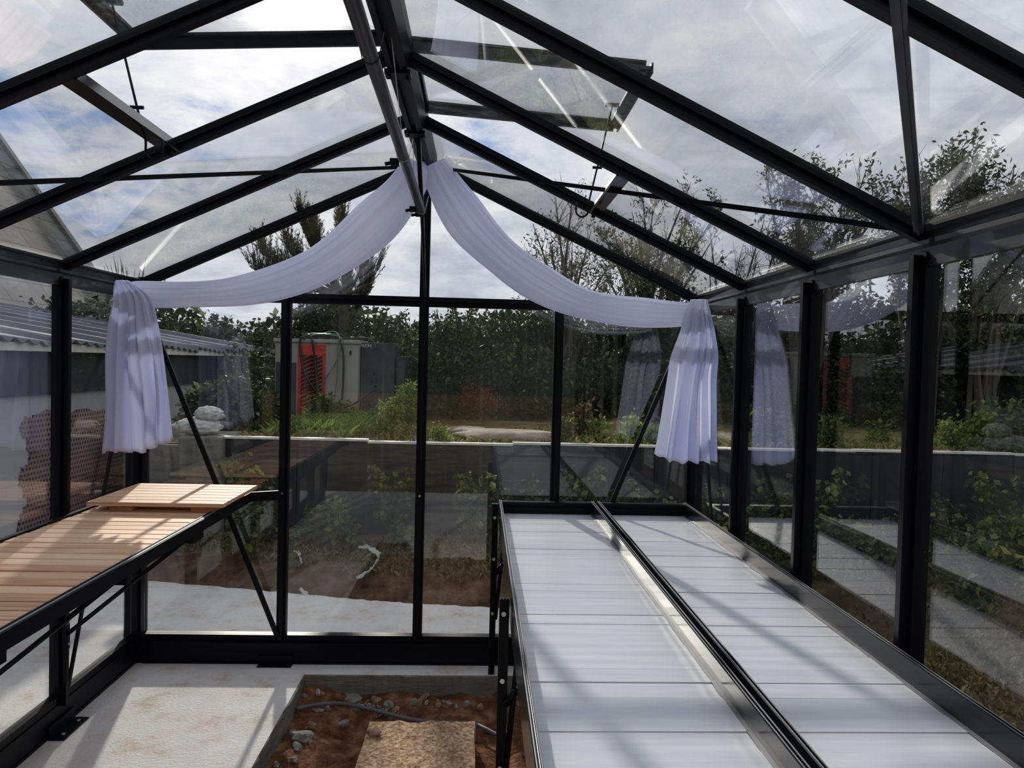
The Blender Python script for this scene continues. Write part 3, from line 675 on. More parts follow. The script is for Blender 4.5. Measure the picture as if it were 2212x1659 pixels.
def legset(e, x, y, s, top):
    m = MB()
    m.box((x-.026, y-.014, 0), (x+.006, y+.014, top))
    for q in (-.020, -.010, 0): m.box((x+q-.002, y-.018, .02), (x+q+.002, y-.014, top+.004))
    lg = m.build('leg', BLK, e)
    for z in (.33, .62, .84):
        b = MB(); b.cyl((x-.012, y-.018, z), (x-.012, y-.026, z), .008, 8); b.build('bolt', 'steel', lg)
    m = MB(); m.tube([(x+.005, y-.02, .30), (x+.045, y-.02, DZ-.06)], .010, 8); m.build('brace', BLK, e)
    m = MB(); m.tube([(x+.0, y-.03, .545), (x+.04, y-.03, .60)], .012, 8); br = m.build('bracket', BLK, e)
    m = MB(); m.cyl((x+.04, y-.03, .598), (x+.044, y-.03, .606), .011, 8); m.build('bolt', 'steel', br)
legset(e1, .108, 3.83, 1, .91); legset(e1, .108, 2.36, 1, .885)
m = MB(); m.box((.60, 3.80, 0), (.63, 3.83, DZ-.05)); m.build('leg', BLK, e1)
m = MB(); m.box((.60, 2.36, -.11), (.63, 2.39, DZ-.05)); m.build('leg', BLK, e1)
for x in (.66, 1.11):
    for y in (2.36, 3.80):
        m = MB(); m.box((x, y, 0), (x+.03, y+.03, DZ-.05)); m.build('leg', BLK, e2)

# ------------------------------------------------------------------ curtains
def catmull(P, n):
    P = [np.array(p, float) for p in P]; P = [2*P[0]-P[1]]+P+[2*P[-1]-P[-2]]; out = []
    for i in range(1, len(P)-2):
        for j in range(n):
            t = j/n; a, b, c, d = P[i-1:i+3]
            out.append(.5*((2*b)+(-a+c)*t+(2*a-5*b+4*c-d)*t*t+(-a+3*b-3*c+d)*t**3))
    out.append(P[-2]); return out
def swag(name, keys, parent, seed, Yc):
    """keys: (px, py, half width in px, distance)"""
    K = catmull(keys, 14); n = len(K); NS = 110; V = []; rng = np.random.default_rng(seed)
    ph = rng.uniform(0, 6.28, 12); C = [np.array(at(k[0], k[1], Y=k[3])) for k in K]
    for i in range(n):
        T = C[min(i+1, n-1)]-C[max(i-1, 0)]; T /= np.linalg.norm(T)
        nrm = np.cross(T, np.array([0, 1, 0])); nrm /= np.linalg.norm(nrm); dep = np.cross(nrm, T)
        if nrm[2] < 0: nrm = -nrm
        hw = K[i][2]*K[i][3]/F_PX; s = i/n
        for j in range(NS):
            a = 2*PI*j/NS
            r = 1+.10*math.sin(5*a+ph[0]+2.6*s)+.16*(abs(math.sin(4.5*a+ph[1]-1.5*s))**.6-.7)+.06*math.sin(17*a+ph[2]+3*s)+.03*math.sin(29*a+ph[3]+5*s)
            # flattened roll of cloth, long folds running along it
            V.append(C[i]+nrm*hw*math.cos(a)*(1+.05*math.sin(4*s*6+ph[4]))*min(r, 1.12)/1.05+dep*hw*.62*math.sin(a)*r)
    Fq = [(i*NS+j, i*NS+(j+1) % NS, (i+1)*NS+(j+1) % NS, (i+1)*NS+j) for i in range(n-1) for j in range(NS)]
    return npmesh(name, V, Fq, 'cloth', parent, smooth=True)
def tail(name, rows, parent, Yc, seed, npl, jag):
    """rows: (py, left px, right px); pleated hanging end"""
    R = catmull([(r[0], r[1], r[2]) for r in rows], 10); n = len(R); NU = 150; V = []; rng = np.random.default_rng(seed)
    wd = rng.uniform(.6, 1.5, npl); cw = np.concatenate([[0], np.cumsum(wd)/wd.sum()])
    base = [jag(u) for u in np.linspace(0, 1, NU)]
    for i, (py, l, r) in enumerate(R):
        s = i/(n-1)
        for j in range(NU):
            u = j/(NU-1); k = min(np.searchsorted(cw, u, side='right')-1, npl-1); f = (u-cw[k])/(cw[k+1]-cw[k])
            saw = (f if k % 2 == 0 else 1-f); saw = .5*saw+.5*saw*saw*(3-2*saw)
            amp = (.020+.062*s)*(.7+.5*math.sin(k*2.1+seed))
            px = l+(r-l)*u; y = Yc-.02+amp*(.5-saw)-.03*math.sin(PI*u)*(1-.5*s)
            p = at(px, py+base[j]*s**3, Y=Yc); V.append((p.x+.006*math.sin(9*s+k)*s, y, p.z))
    Fq = [(i*NU+j, i*NU+j+1, (i+1)*NU+j+1, (i+1)*NU+j) for i in range(n-1) for j in range(NU-1)]
    o = npmesh(name, V, Fq, 'cloth', parent, smooth=True); sm = o.modifiers.new('thick', 'SOLIDIFY'); sm.thickness = .0016
    return o
YD = 3.50
cl = empty('curtain', (XL+.1, YD, ZE), 'white voile curtain swagged from the ridge to the left corner', 'curtain')
swag('swag', [(900, 345, 16, 3.72), (893, 378, 34, 3.74), (868, 418, 42, 3.78), (822, 470, 47, 3.80), (755, 530, 45, 3.76), (680, 580, 42, 3.70), (600, 612, 36, 3.62), (510, 631, 31, YD), (420, 637, 28, YD), (345, 637, 26, YD), (290, 632, 23, YD), (262, 628, 14, YD)], cl, 3, YD)
tail('tail', [(608, 256, 285), (625, 250, 312), (650, 248, 335), (700, 239, 348), (770, 231, 362), (860, 229, 375), (958, 222, 383)], cl, 3.42, 1, 11,
     lambda u: 17-(0 if u < .55 else (u-.55)*62)+(3*math.sin(u*37)))
cr2 = empty('curtain', (XR-.1, YD, ZE), 'white voile curtain swagged from the ridge to the right corner', 'curtain')
swag('swag', [(938, 352, 22, 3.74), (955, 390, 36, 3.76), (985, 440, 42, 3.79), (1030, 500, 44, 3.82), (1095, 562, 42, 3.76), (1165, 610, 39, 3.70), (1240, 648, 34, 3.60), (1320, 668, 31, YD), (1400, 676, 29, YD), (1465, 679, 27, YD), (1505, 676, 20, YD)], cr2, 7, YD)
tail('tail', [(648, 1490, 1524), (680, 1475, 1532), (720, 1466, 1541), (770, 1449, 1546), (820, 1440, 1540), (900, 1425, 1541), (985, 1411, 1545)], cr2, 3.47, 5, 9,
     lambda u: -6+18*min(1, u*3.5)+(2.5*math.sin(u*31)))

# ------------------------------------------------------------------ things in the pit
def rockmesh(name, sx, sy, sz, seed, mat, sub=3, rough=.25, parent=None, loc=(0, 0, 0), flat=.0):
    bm = bmesh.new(); bmesh.ops.create_icosphere(bm, subdivisions=sub, radius=1)
    for v in bm.verts:
        n = v.co.normalized(); k = 1+rough*mnoise.noise(n*1.6+Vector((seed*7.3, seed, 0)))*1.6+rough*.4*mnoise.noise(n*4+Vector((seed, 3, 1)))
        c = n*k; c.z = max(min(c.z, 1-flat), -1+flat); v.co = Vector((c.x*sx, c.y*sy, c.z*sz))
    for f in bm.faces: f.smooth = sub > 2
    me = bpy.data.meshes.new(name); bm.to_mesh(me); bm.free()
    return link(name, me, mat, parent, loc)
# large square stone
a, b, c = at(805, 1558, Z=-.03), at(1035, 1560, Z=-.03), at(748, 1659, Z=-.03)
x0, x1 = -.475, .015; y0, y1 = 2.62, a.y
bm = bmesh.new(); bmesh.ops.create_cube(bm, size=1); bmesh.ops.subdivide_edges(bm, edges=bm.edges, cuts=26, use_grid_fill=True)
for v in bm.verts:
    n = mnoise.noise(v.co*9)*.006+mnoise.noise(v.co*25)*.004
    v.co = Vector(((x0+x1)/2+v.co.x*(x1-x0)+n, (y0+y1)/2+v.co.y*(y1-y0)+n*1.5, -.085+v.co.z*.11+n))
me = bpy.data.meshes.new('stone_block'); bm.to_mesh(me); bm.free()
sb = link('stone_block', me, 'stone', None, loc=(0, 0, 0), bevel=.006); tag(sb, 'large square reddish granite block lying in the soil of the floor pit', 'stone')
p = at(808, 1583, Z=-.02); tag(rockmesh('stone', .032, .026, .016, 3, 'rubred', parent=None, loc=(p.x, p.y, -.018)), 'small ochre stone lying on the near-left corner of the granite block', 'stone')
def pitrock(px, py, s, mat, lab, seed, fl=.2, grp=None, z=-.11):
    p = at(px, py, Z=z); o = rockmesh('stone', s[0], s[1], s[2], seed, mat, loc=(p.x, p.y, z), rough=.35, flat=fl); o.rotation_euler = (0, 0, seed*1.3); tag(o, lab, 'stone', grp); return o
pitrock(718, 1505, (.045, .03, .022), 'rubble', 'pale grey concrete lump behind the cable in the back left corner of the pit', 1)
pitrock(762, 1508, (.06, .035, .022), 'rubble', 'wide flat pale concrete lump against the back wall of the pit', 2)
pitrock(682, 1507, (.035, .03, .018), 'rubble', 'dull grey concrete lump in the extreme back corner of the pit', 4)
pitrock(688, 1535, (.022, .03, .014), 'rubble', 'small angular grey stone just in front of the pit cable', 6)
pitrock(742, 1563, (.028, .018, .014), 'rubble', 'pale jagged stone lying alone on the soil beside the granite block', 8)
pitrock(652, 1592, (.036, .05, .03), 'rubble', 'big grey rock at the left side of the pit', 11, z=-.10)
pitrock(648, 1530, (.012, .012, .008), 'rubble', 'tiny white stone chip near the left pit wall below the cable', 12, z=-.09)
rng = random.Random(12)
protos = [rockmesh('pebble', .016, .013, .010, 20+i, 'rubble' if i < 3 else 'rubred', sub=2, rough=.4) for i in range(5)]
for i in range(64):
    o = protos[i] if i < 5 else protos[i % 5].copy()
    if i >= 5: COL.objects.link(o)
    if i < 38:
        y = 2.65+rng.random()*1.1; x = PX0+.03+rng.random()**1.5*.15; lab = 'small pebble in the rubble strip along the left pit wall'; g = 'pebbles along the left pit wall'
    else:
        x = -.6+rng.random()*.9; y = 3.66+rng.random()*.10; lab = 'small pebble in the rubble along the back pit wall'; g = 'pebbles along the back pit wall'
    k = .6+rng.random()*1.1; o.scale = (k, k, k); o.rotation_euler = (rng.random()*3, rng.random()*3, rng.random()*6)
    z = -.135+.05*fbm(x, y, 0, 3)+.05*max(0, (.25-(x-PX0))/.25)*.6+.03*max(0, (y-3.55)/.25)
    o.location = (x, y, z+.006); tag(o, lab, 'stone', g)
# loose lime rubble
m = MB(); pts = [at(780, 1518, Z=-.09), at(830, 1532, Z=-.09), at(862, 1545, Z=-.10)]
rng = random.Random(3)
for i in range(70):
    t = rng.random(); p = pts[0].lerp(pts[2], t)+Vector((rng.uniform(-.03, .03), rng.uniform(-.03, .03), rng.uniform(-.02, .0)))
    r = rng.uniform(.006, .014); vs = [p+Vector((rng.uniform(-r, r), rng.uniform(-r, r), rng.uniform(-r, r))) for _ in range(6)]
    m.add(vs, [(0, 1, 2), (0, 2, 3), (0, 3, 4), (0, 4, 1), (5, 2, 1), (5, 3, 2), (5, 4, 3), (5, 1, 4)])
tag(m.build('lime_rubble', 'rubble'), 'heap of crumbled pale mortar at the back of the pit', 'rubble', kind='stuff')
cps = [(640, 1531, -.07), (690, 1522, -.08), (735, 1520, -.085), (790, 1530, -.085), (850, 1545, -.09), (900, 1556, -.095), (960, 1562, -.10), (1020, 1563, -.10), (1050, 1575, -.09), (1080, 1588, -.09), (1110, 1575, -.08)]
m = MB(); m.tube([Vector(v) for v in catmull([tuple(at(px, py, Z=z)) for px, py, z in cps], 8)], .0095, 10)
tag(m.build('cable_conduit', 'conduit'), 'grey flexible conduit running across the pit behind the granite block', 'conduit')

# ------------------------------------------------------------------ terrace objects
def T(px, py, Y): return at(px, py, Y=Y)
# galvanised cabinet with red louvred panel
cy = 8.75
A = T(592, 912, cy); B = T(775, 735, cy); zb = tz(A.x, cy)-.03
cb = empty('metal_cabinet', ((A.x+B.x)/2, cy+.3, zb), 'galvanised metal cabinet with red louvred panel standing on the terrace', 'cabinet')
m = MB(); m.box((A.x, cy, zb), (B.x, cy+.62, B.z-.045)); m.build('body', 'galv', cb, bevel=.006)
m = MB(); m.box((A.x-.02, cy-.02, B.z-.045), (B.x+.012, cy+.64, B.z)); m.build('lid', 'galv', cb, bevel=.006)
RA = T(642, 905, cy); RB = T(704, 745, cy)
m = MB(); m.box((RA.x, cy-.012, zb+.02), (RB.x, cy-.001, RB.z)); rp = m.build('louvred_panel', 'red', cb); rp['label'] = 'faded red panel with slanting louvres'
m = MB(); hA = T(652, 767, cy); hB = T(697, 767, cy)
rows = 15; zt = hA.z; zz0 = zb+.06
m.box((hA.x, cy-.016, zz0), (hB.x, cy-.0125, zt)); vo_ = m.build('vent_opening', 'hole', rp)
m = MB()
for i in range(rows+4):
    z = zz0+(zt-zz0)*(i-2)/rows
    for (xa, xb) in ((hA.x, (hA.x+hB.x)/2-.004), ((hA.x+hB.x)/2+.004, hB.x)):
        za, zc = z, z+.055
        if za < zz0: xa = xa+(xb-xa)*(zz0-za)/(zc-za); za = zz0
        if zc > zt: xb = xa+(xb-xa)*(zt-za)/(zc-za) if zc > za else xb; zc = zt
        if xb-xa > .02 and zc > za: m.bar((xa, cy-.024, za), (xb, cy-.024, zc), .008, .009, (0, 0, 1))
m.build('louvre', 'red', rp)
m = MB(); sA = T(592, 790, cy); m.box((RA.x-.26, cy-.006, zb+.02), (RA.x-.02, cy-.001, T(600, 782, cy).z)); m.build('lower_sheet', 'darkm', cb)
# dark hopper with lettering behind it
hA = T(778, 912, cy+.12); hB = T(836, 741, cy+.12)
hp = empty('hopper', ((hA.x+hB.x)/2, cy+.35, zb), 'dark painted metal hopper with pale lettering to the right of the cabinet', 'machine')
m = MB(); m.box((hA.x, cy+.12, zb), (hB.x+.1, cy+.7, hB.z)); m.build('body', 'darkm', hp, bevel=.01)
m = MB(); q = T(838, 760, cy+.1); m.box((q.x+.105, cy+.10, zb), (q.x+.2, cy+.6, q.z-.05)); m.build('side_plate', 'darkm', hp, bevel=.01)
fc = bpy.data.curves.new('lettering', 'FONT'); fc.body = 'AMAZONE'; fc.size = .052; fc.extrude = .001; fc.align_x = 'CENTER'
to = bpy.data.objects.new('lettering', fc); COL.objects.link(to)
bpy.context.view_layer.update(); dg = bpy.context.evaluated_depsgraph_get(); tme = bpy.data.meshes.new_from_object(to.evaluated_get(dg)); bpy.data.objects.remove(to)
lp_ = T(789, 750, cy+.11); tme.materials.clear()
for v in tme.vertices: v.co = Vector((v.co.x*.62+lp_.x, cy+.113-v.co.z, v.co.y+lp_.z))
link('lettering', tme, 'letter', hp)
def hose(name, pts, r, mat, lab, cat, Y=cy-.05):
    P = [tuple(at(p[0], p[1], Y=p[2] if len(p) > 2 else Y)) for p in pts]
    m = MB(); m.tube([Vector(v) for v in catmull(P, 8)], r, 8); o = m.build(name, mat); tag(o, lab, cat, 'hoses on the metal cabinet'); return o
hose('hose', [(660, 735, cy), (652, 728), (648, 738), (650, 770), (660, 810), (685, 848), (705, 870), (735, 880), (765, 872), (795, 850, cy+.0), (820, 838, cy+.0)], .012, 'hoseb', 'dark hose sagging across the red panel and round the cabinet', 'hose')
hose('hose', [(665, 726, cy+.1), (690, 722, cy+.1), (720, 724, cy), (738, 732), (734, 760), (722, 790), (705, 815), (692, 840)], .008, 'hoseg', 'green hose hanging in a slanting loop beside the red panel', 'hose')
hose('hose', [(700, 720, cy+.2), (722, 716, cy+.1), (733, 728), (730, 750), (729, 800), (724, 850), (718, 885)], .008, 'hoseg', 'green hose hanging straight down the grey cabinet front', 'hose')
hose('hose', [(645, 732, cy+.2), (670, 728, cy+.3), (720, 730, cy+.3), (790, 730, cy+.2), (806, 738, cy+.12), (812, 752, cy+.05)], .010, 'hoseb', 'black hose lying along the cabinet top and drooping at the right', 'hose')
hose('hose', [(655, 732, cy+.1), (662, 724, cy), (672, 728), (678, 760), (682, 800), (686, 850)], .013, 'hoseb', 'thick black hose draped over the red panel', 'hose', Y=cy-.06)
hose('hose', [(728, 722, cy+.1), (736, 738), (742, 770), (741, 830), (738, 880), (744, 905)], .013, 'hoseb', 'thick dark hose hanging down the right part of the cabinet', 'hose')
P = []
c = (T(695, 728, cy+.25)); m = MB()
for i in range(5*24):
    a = 2*PI*i/24; P.append(Vector((c.x+(.20+.012*(i//24))*math.cos(a), cy+.30+.16*math.sin(a), B.z+.012+.012*(i/24))))
m.tube(P, .009, 7); tag(m.build('hose', 'hoseb'), 'coiled black hose lying flat on top of the cabinet', 'hose', 'hoses on the metal cabinet')

# granite slabs on the terrace edge
def flatrock(pxa, pxb, pyt, Y, h, dep, seed, lab):
    a = at(pxa, pyt, Y=Y); b = at(pxb, pyt, Y=Y); w = (b.x-a.x)/2
    o = rockmesh('boulder', w, dep, h, seed, 'rock', sub=4, rough=.14, loc=((a.x+b.x)/2, Y, tz(a.x+w, Y)+h*.3), flat=.25); tag(o, lab, 'rock'); return o
flatrock(985, 1233, 925, 6.95, .10, .26, 31, 'long pale granite boulder lying on the grass above the retaining wall')
flatrock(960, 1055, 915, 7.45, .07, .22, 32, 'shorter flat granite slab lying behind the long boulder')
flatrock(870, 985, 940, 6.8, .04, .16, 33, 'low flat granite slab at the left of the long boulder')
# concrete blocks, fleece, pipe, pot
m = MB(); a = at(385, 943, Y=6.2); b = at(478, 943, Y=6.2); m.box((a.x, 6.2, -.05), (b.x, 6.75, a.z)); o = m.build('concrete_block', 'concside', bevel=.015); tag(origin_to(o, ((a.x+b.x)/2, 6.4, 0)), 'tall weathered concrete block at the left end of the dark retaining wall', 'block')
m = MB(); b2 = at(330, 960, Y=6.3); m.box((b2.x-.25, 6.3, -.05), (a.x-.01, 6.8, b2.z)); o = m.build('concrete_block', 'concside', bevel=.015); tag(origin_to(o, (b2.x, 6.5, 0)), 'dark lower concrete block behind the left corner post', 'block')
def crumple(name, px0, px1, py0, py1, Y, dep, seed, mat, lab, cat, loc_z=None):
    a = at(px0, py1, Y=Y); b = at(px1, py0, Y=Y); sx = (b.x-a.x)/2; sz = (b.z-a.z)/2
    bm = bmesh.new(); bmesh.ops.create_icosphere(bm, subdivisions=4, radius=1)
    for v in bm.verts:
        n = v.co.normalized(); r = 1+.35*abs(mnoise.noise(n*2.2+Vector((seed, 0, 0))))+.12*mnoise.noise(n*7); v.co = Vector((n.x*r*sx*.9, n.y*r*dep, max(n.z*r*sz*.9, -sz)))
    for f in bm.faces: f.smooth = True
    me = bpy.data.meshes.new(name); bm.to_mesh(me); bm.free()
    o = link(name, me, mat, None, loc=((a.x+b.x)/2, Y, (a.z+b.z)/2)); tag(o, lab, cat); return o
crumple('fleece_bundle', 372, 478, 903, 944, 6.42, .16, 2, 'fleece', 'bundle of pale garden fleece resting on the concrete block', 'fleece')
crumple('fleece_sheet', 420, 482, 878, 910, 6.45, .10, 5, 'fleece', 'crumpled tip of white fleece sticking up above the bundle', 'fleece')
a = at(470, 925, Y=6.7); b = at(498, 928, Y=6.8); m = MB(); m.cyl((a.x-.25, 6.72, a.z), (b.x, 6.85, b.z), .07, 20); tag(m.build('pipe', 'hoseb'), 'short black plastic pipe beside the fleece bundle', 'pipe')
p = at(556, 925, Y=7.6); z = tz(p.x, 7.6)-.01; pt = empty('flower_pot', (p.x, 7.6, z), 'small red plastic flower pot at the foot of the dark shrub', 'pot')
m = MB(); m.tube([(p.x, 7.6, z), (p.x, 7.6, z+.12)], [.05, .07], 16); m.build('pot_body', 'pot', pt); m = MB(); m.tube([(p.x, 7.6, z+.115), (p.x, 7.6, z+.14)], [.078, .078], 16); m.build('rim', 'pot', pt)

# plastic scraps on the bank
def scrap(pts, w, lab, seed, z=.15):
    P = [at(px, py, Z=z) for px, py in pts]; P = [Vector(v) for v in catmull([tuple(p) for p in P], 6)]; m = MB(); vs = []; rng = random.Random(seed)
    for i, p in enumerate(P):
        k = w*(.5+.7*math.sin(PI*i/(len(P)-1))); zz = gz(p.x, p.y)+.02
        for j in range(5): vs.append((p.x+rng.uniform(-.008, .008), p.y+(j-2)/2*k, zz+.010*math.sin(j*2.3+i*.9)+.02+rng.uniform(0, .008)))
    n = len(P); m.add(vs, [(i*5+j, i*5+j+1, (i+1)*5+j+1, (i+1)*5+j) for i in range(n-1) for j in range(4)], True)
    o = m.build('plastic_scrap', 'fleece'); sm = o.modifiers.new('t', 'SOLIDIFY'); sm.thickness = .003; tag(o, lab, 'litter'); return o
scrap([(772, 1196), (790, 1192), (806, 1198), (819, 1206), (814, 1216), (796, 1225), (770, 1231)], .05, 'curled strip of white plastic lying on the dry grass bank', 2)
scrap([(648, 1234), (662, 1238), (674, 1244)], .03, 'small bit of white plastic on the bank near the second post', 4)
scrap([(634, 1000+198), (645, 1202), (652, 1212)], .02, 'thin grey scrap of plastic higher on the bank', 6)

# ------------------------------------------------------------------ vegetation
def leafcloud(P, size, rg, aspect=.45, updown=0., axis=None, spread=1.):
    """n leaves as folded lozenges: returns verts, faces"""
    P = np.asarray(P, float); n = len(P); A = rg.normal(size=(n, 3))*spread
    if axis is not None: A = A+axis
    A[:, 2] += updown; A /= np.linalg.norm(A, axis=1)[:, None]
    B = np.cross(A, rg.normal(size=(n, 3))); B /= np.linalg.norm(B, axis=1)[:, None]; Cn = np.cross(A, B)
    Ls = size*rg.uniform(.6, 1.3, n)[:, None]; Wd = Ls*aspect
    V = np.empty((n, 4, 3)); V[:, 0] = P; V[:, 1] = P+A*Ls*.5+B*Wd*.5+Cn*Wd*.12; V[:, 2] = P+A*Ls; V[:, 3] = P+A*Ls*.5-B*Wd*.5+Cn*Wd*.12
    return V.reshape(-1, 3), np.arange(n*4).reshape(n, 4)
def skeleton(rg, h, levels, spread, nkids, start=.25, trunk_r=.05, lean=0., dirup=.35, wob=.10, seglen=6, len_ratio=.62):
    """branch polylines; returns list of (points, radii, level)"""
    out = []
    def grow(p, d, ln, r, lv):
        pts = [np.array(p)]; n = seglen; dd = np.array(d, float)
        for i in range(n):
            dd = dd+rg.normal(size=3)*wob; dd[2] += dirup*.12; dd /= np.linalg.norm(dd); pts.append(pts[-1]+dd*ln/n)
        rad = [r*(1-.75*i/n) for i in range(n+1)]; out.append((pts, rad, lv))
        if lv >= levels: return
        k = nkids[lv]
        for j in range(k):
            t = start+(1-start)*(j+rg.random())/k if lv == 0 else .2+.8*(j+rg.random())/k
            q = pts[min(int(t*n), n)]; fr = t
            a = rg.uniform(0, 2*PI); side = np.array([math.cos(a), math.sin(a), 0])*spread+dd*.8+np.array([0, 0, dirup]); side /= np.linalg.norm(side)
            grow(q, side, ln*len_ratio*(1.15-.45*fr)*rg.uniform(.75, 1.2), max(r*(1-.6*fr)*.55, .0015), lv+1)
    grow((0, 0, 0), (lean, 0, 1), h, trunk_r, 0); return out
def branches(name, sk, mat, parent, ns=5, minr=.0015):
    m = MB()
    for pts, rad, lv in sk: m.tube(pts, [max(r, minr) for r in rad], ns if lv < 2 else 3, cap=False)
    me = bpy.data.meshes.new(name); me.from_pydata(m.v, [], m.f); me.polygons.foreach_set('use_smooth', [True]*len(me.polygons)); me.update(); return link(name, me, mat, parent, loc=(0, 0, 0))
def tips(sk, lv, per, rg, jit):
    P = [];
    for pts, rad, l in sk:
        if l < lv: continue
        pts = np.array(pts); n = len(pts)
        t = rg.uniform(.25, 1, per)*(n-1); i = np.minimum(t.astype(int), n-2); f = (t-i)[:, None]
        P.append(pts[i]*(1-f)+pts[i+1]*f+rg.normal(size=(per, 3))*jit)
    return np.concatenate(P)
def tree(name, loc, h, seed, label, cat, leaf='leafdark', levels=3, spread=1., nkids=(10, 6, 5), per=14, size=.05, jit=.03, trunk_r=.05, group=None, dirup=.35, start=.25, aspect=.45, len_ratio=.62, wob=.10, bark='bark', lean=0.):
    rg = np.random.default_rng(seed); e = empty(name, loc, label, cat, group)
    sk = skeleton(rg, h*.72, levels, spread, nkids, start, trunk_r, lean, dirup, wob, len_ratio=len_ratio)
    branches('branches', sk, bark, e)
    if per:
        V, Fq = leafcloud(tips(sk, levels, per, rg, jit), size, rg, aspect); npmesh('foliage', V, Fq, leaf, e, loc=(0, 0, 0))
    return e
def place(src, loc, rz, sc, label, group=None):
    c = copy_tree(src); c.location = loc; c.rotation_euler = (0, 0, rz); c.scale = (sc, sc, sc) if not hasattr(sc, '__len__') else sc
    c['label'] = label
    if group: c['group'] = group
    elif 'group' in c.keys(): del c['group']
    return c
def X_at(px, Y): return at(px, 830, Y=Y).x
def ZT(px, py, Y): return at(px, py, Y=Y).z

# dense hedge shrubs
def shrub(name, loc, rx, ry, rz_, n, size, seed, leaf, label, cat, group=None, up=.0, inner=.55, stems=9, bark='bark'):
    rg = np.random.default_rng(seed); e = empty(name, loc, label, cat, group)
    d = rg.normal(size=(n, 3)); d /= np.linalg.norm(d, axis=1)[:, None]; d[:, 2] = np.abs(d[:, 2])*1.0-.12
    r = (inner+(1-inner)*rg.random(n)**.6)[:, None]
    lump = np.array([1+.22*mnoise.noise(Vector(q)*2.3+Vector((seed, 0, 0)))+.18*mnoise.noise(Vector(q)*6+Vector((seed, 2, 0))) for q in d])[:, None]
    P = d*r*lump*np.array([rx, ry, rz_]); P[:, 2] = np.maximum(P[:, 2], .02)
    V, Fq = leafcloud(P, size, rg, .5, up); npmesh('foliage', V, Fq, leaf, e, loc=(0, 0, 0))
    m = MB()
    for i in range(stems):
        a = rg.uniform(0, 2*PI); k = rg.uniform(.3, .9); q = np.array([math.cos(a)*rx*k, math.sin(a)*ry*k, rz_*rg.uniform(.6, .95)])
        m.tube([(q[0]*.15, q[1]*.15, 0), tuple(q*.5+rg.normal(size=3)*.05), tuple(q)], [.03*rz_, .018*rz_, .004], 5, cap=False)
    me = bpy.data.meshes.new('stems'); me.from_pydata(m.v, [], m.f); me.update(); link('stems', me, bark, e, loc=(0, 0, 0))
    return e
HY = 10.2
s1 = shrub('hedge_shrub', (X_at(985, HY), HY, 1.0), .95, .7, ZT(985, 648, HY)-1.0, 15000, .075, 1, 'leafhedge', 'bushy evergreen shrub directly right of the gable centre post', 'shrub', 'evergreens of the hedge')
s2 = shrub('hedge_shrub', (X_at(1150, HY), HY+.2, 1.0), 1.0, .7, ZT(1150, 640, HY)-1.0, 15000, .075, 2, 'leafdark', 'dark dense hedge shrub behind the right swag above the long boulder', 'shrub', 'evergreens of the hedge')
HG = 'evergreens of the hedge'
for i, (px, Y, top, src, lab) in enumerate([
    (835, 10.6, 645, s1, 'hedge shrub behind the dark hopper and left of the gable centre post'),
    (700, 12.6, 612, s2, 'low far shrub seen above the metal cabinet'),
    (1310, 10.4, 635, s1, 'hedge shrub behind the right-hand end of the curtain swag'),
    (1440, 10.0, 610, s2, 'dark hedge shrub behind the right curtain tail'),
    (1580, 10.2, 600, s1, 'hedge shrub just right of the corner of the greenhouse'),
    (1720, 10.4, 600, s2, 'hedge shrub behind the second post of the right wall'),
    (1880, 10.0, 580, s1, 'hedge shrub seen between the two nearest posts of the right wall'),
    (2060, 9.6, 570, s2, 'dark hedge shrub just right of the nearest right wall post'),
    (2240, 9.2, 560, s1, 'hedge shrub at the right edge of the photograph'),
    (560, 13.5, 690, s2, 'shrub in the gap above the corrugated roof, near the cabinet'),
    (470, 15.0, 665, s1, 'brownish shrub above the middle of the corrugated roof'),
    (380, 16.0, 660, s2, 'dark shrub directly right of the left curtain tail above the roof')]):
    z = 1.0 if Y < 12 else 1.1
    h = ZT(px, top, Y)-z; k = h/(ZT(1150 if src is s2 else 985, 640, HY)-1.0)
    place(src, (X_at(px, Y), Y, z-.1), i*1.3, (max(k, .9), max(k, .9), k+.04), lab, HG)
# ground-level dark undergrowth along the hedge foot
rg = np.random.default_rng(77); n = 26000
P = np.stack([rg.uniform(-3.2, 13, n), rg.uniform(9.0, 9.7, n)+rg.normal(size=n)*.12, rg.uniform(.95, 2.0, n)], 1)
P[:, 2] = .95+(P[:, 2]-.95)*(.5+.5*rg.random(n))
V, Fq = leafcloud(P, .085, rg, .5); o = npmesh('undergrowth', V, Fq, 'leafdark', None, loc=(0, 0, 0)); tag(o, 'tangled dark undergrowth along the foot of the hedge', 'undergrowth', kind='stuff')
# dark mass behind (woodland)
rg = np.random.default_rng(78); n = 26000
P = np.stack([rg.uniform(-9, 20, n), rg.uniform(13.5, 15.5, n), rg.uniform(.8, 2.55, n)], 1); P[:, 2] += .25*np.sin(P[:, 0]*1.7)
V, Fq = leafcloud(P, .16, rg, .6); o = npmesh('woodland', V, Fq, 'leafdark', None, loc=(0, 0, 0)); tag(o, 'distant band of dark woodland filling gaps behind the hedge', 'woodland', kind='stuff')

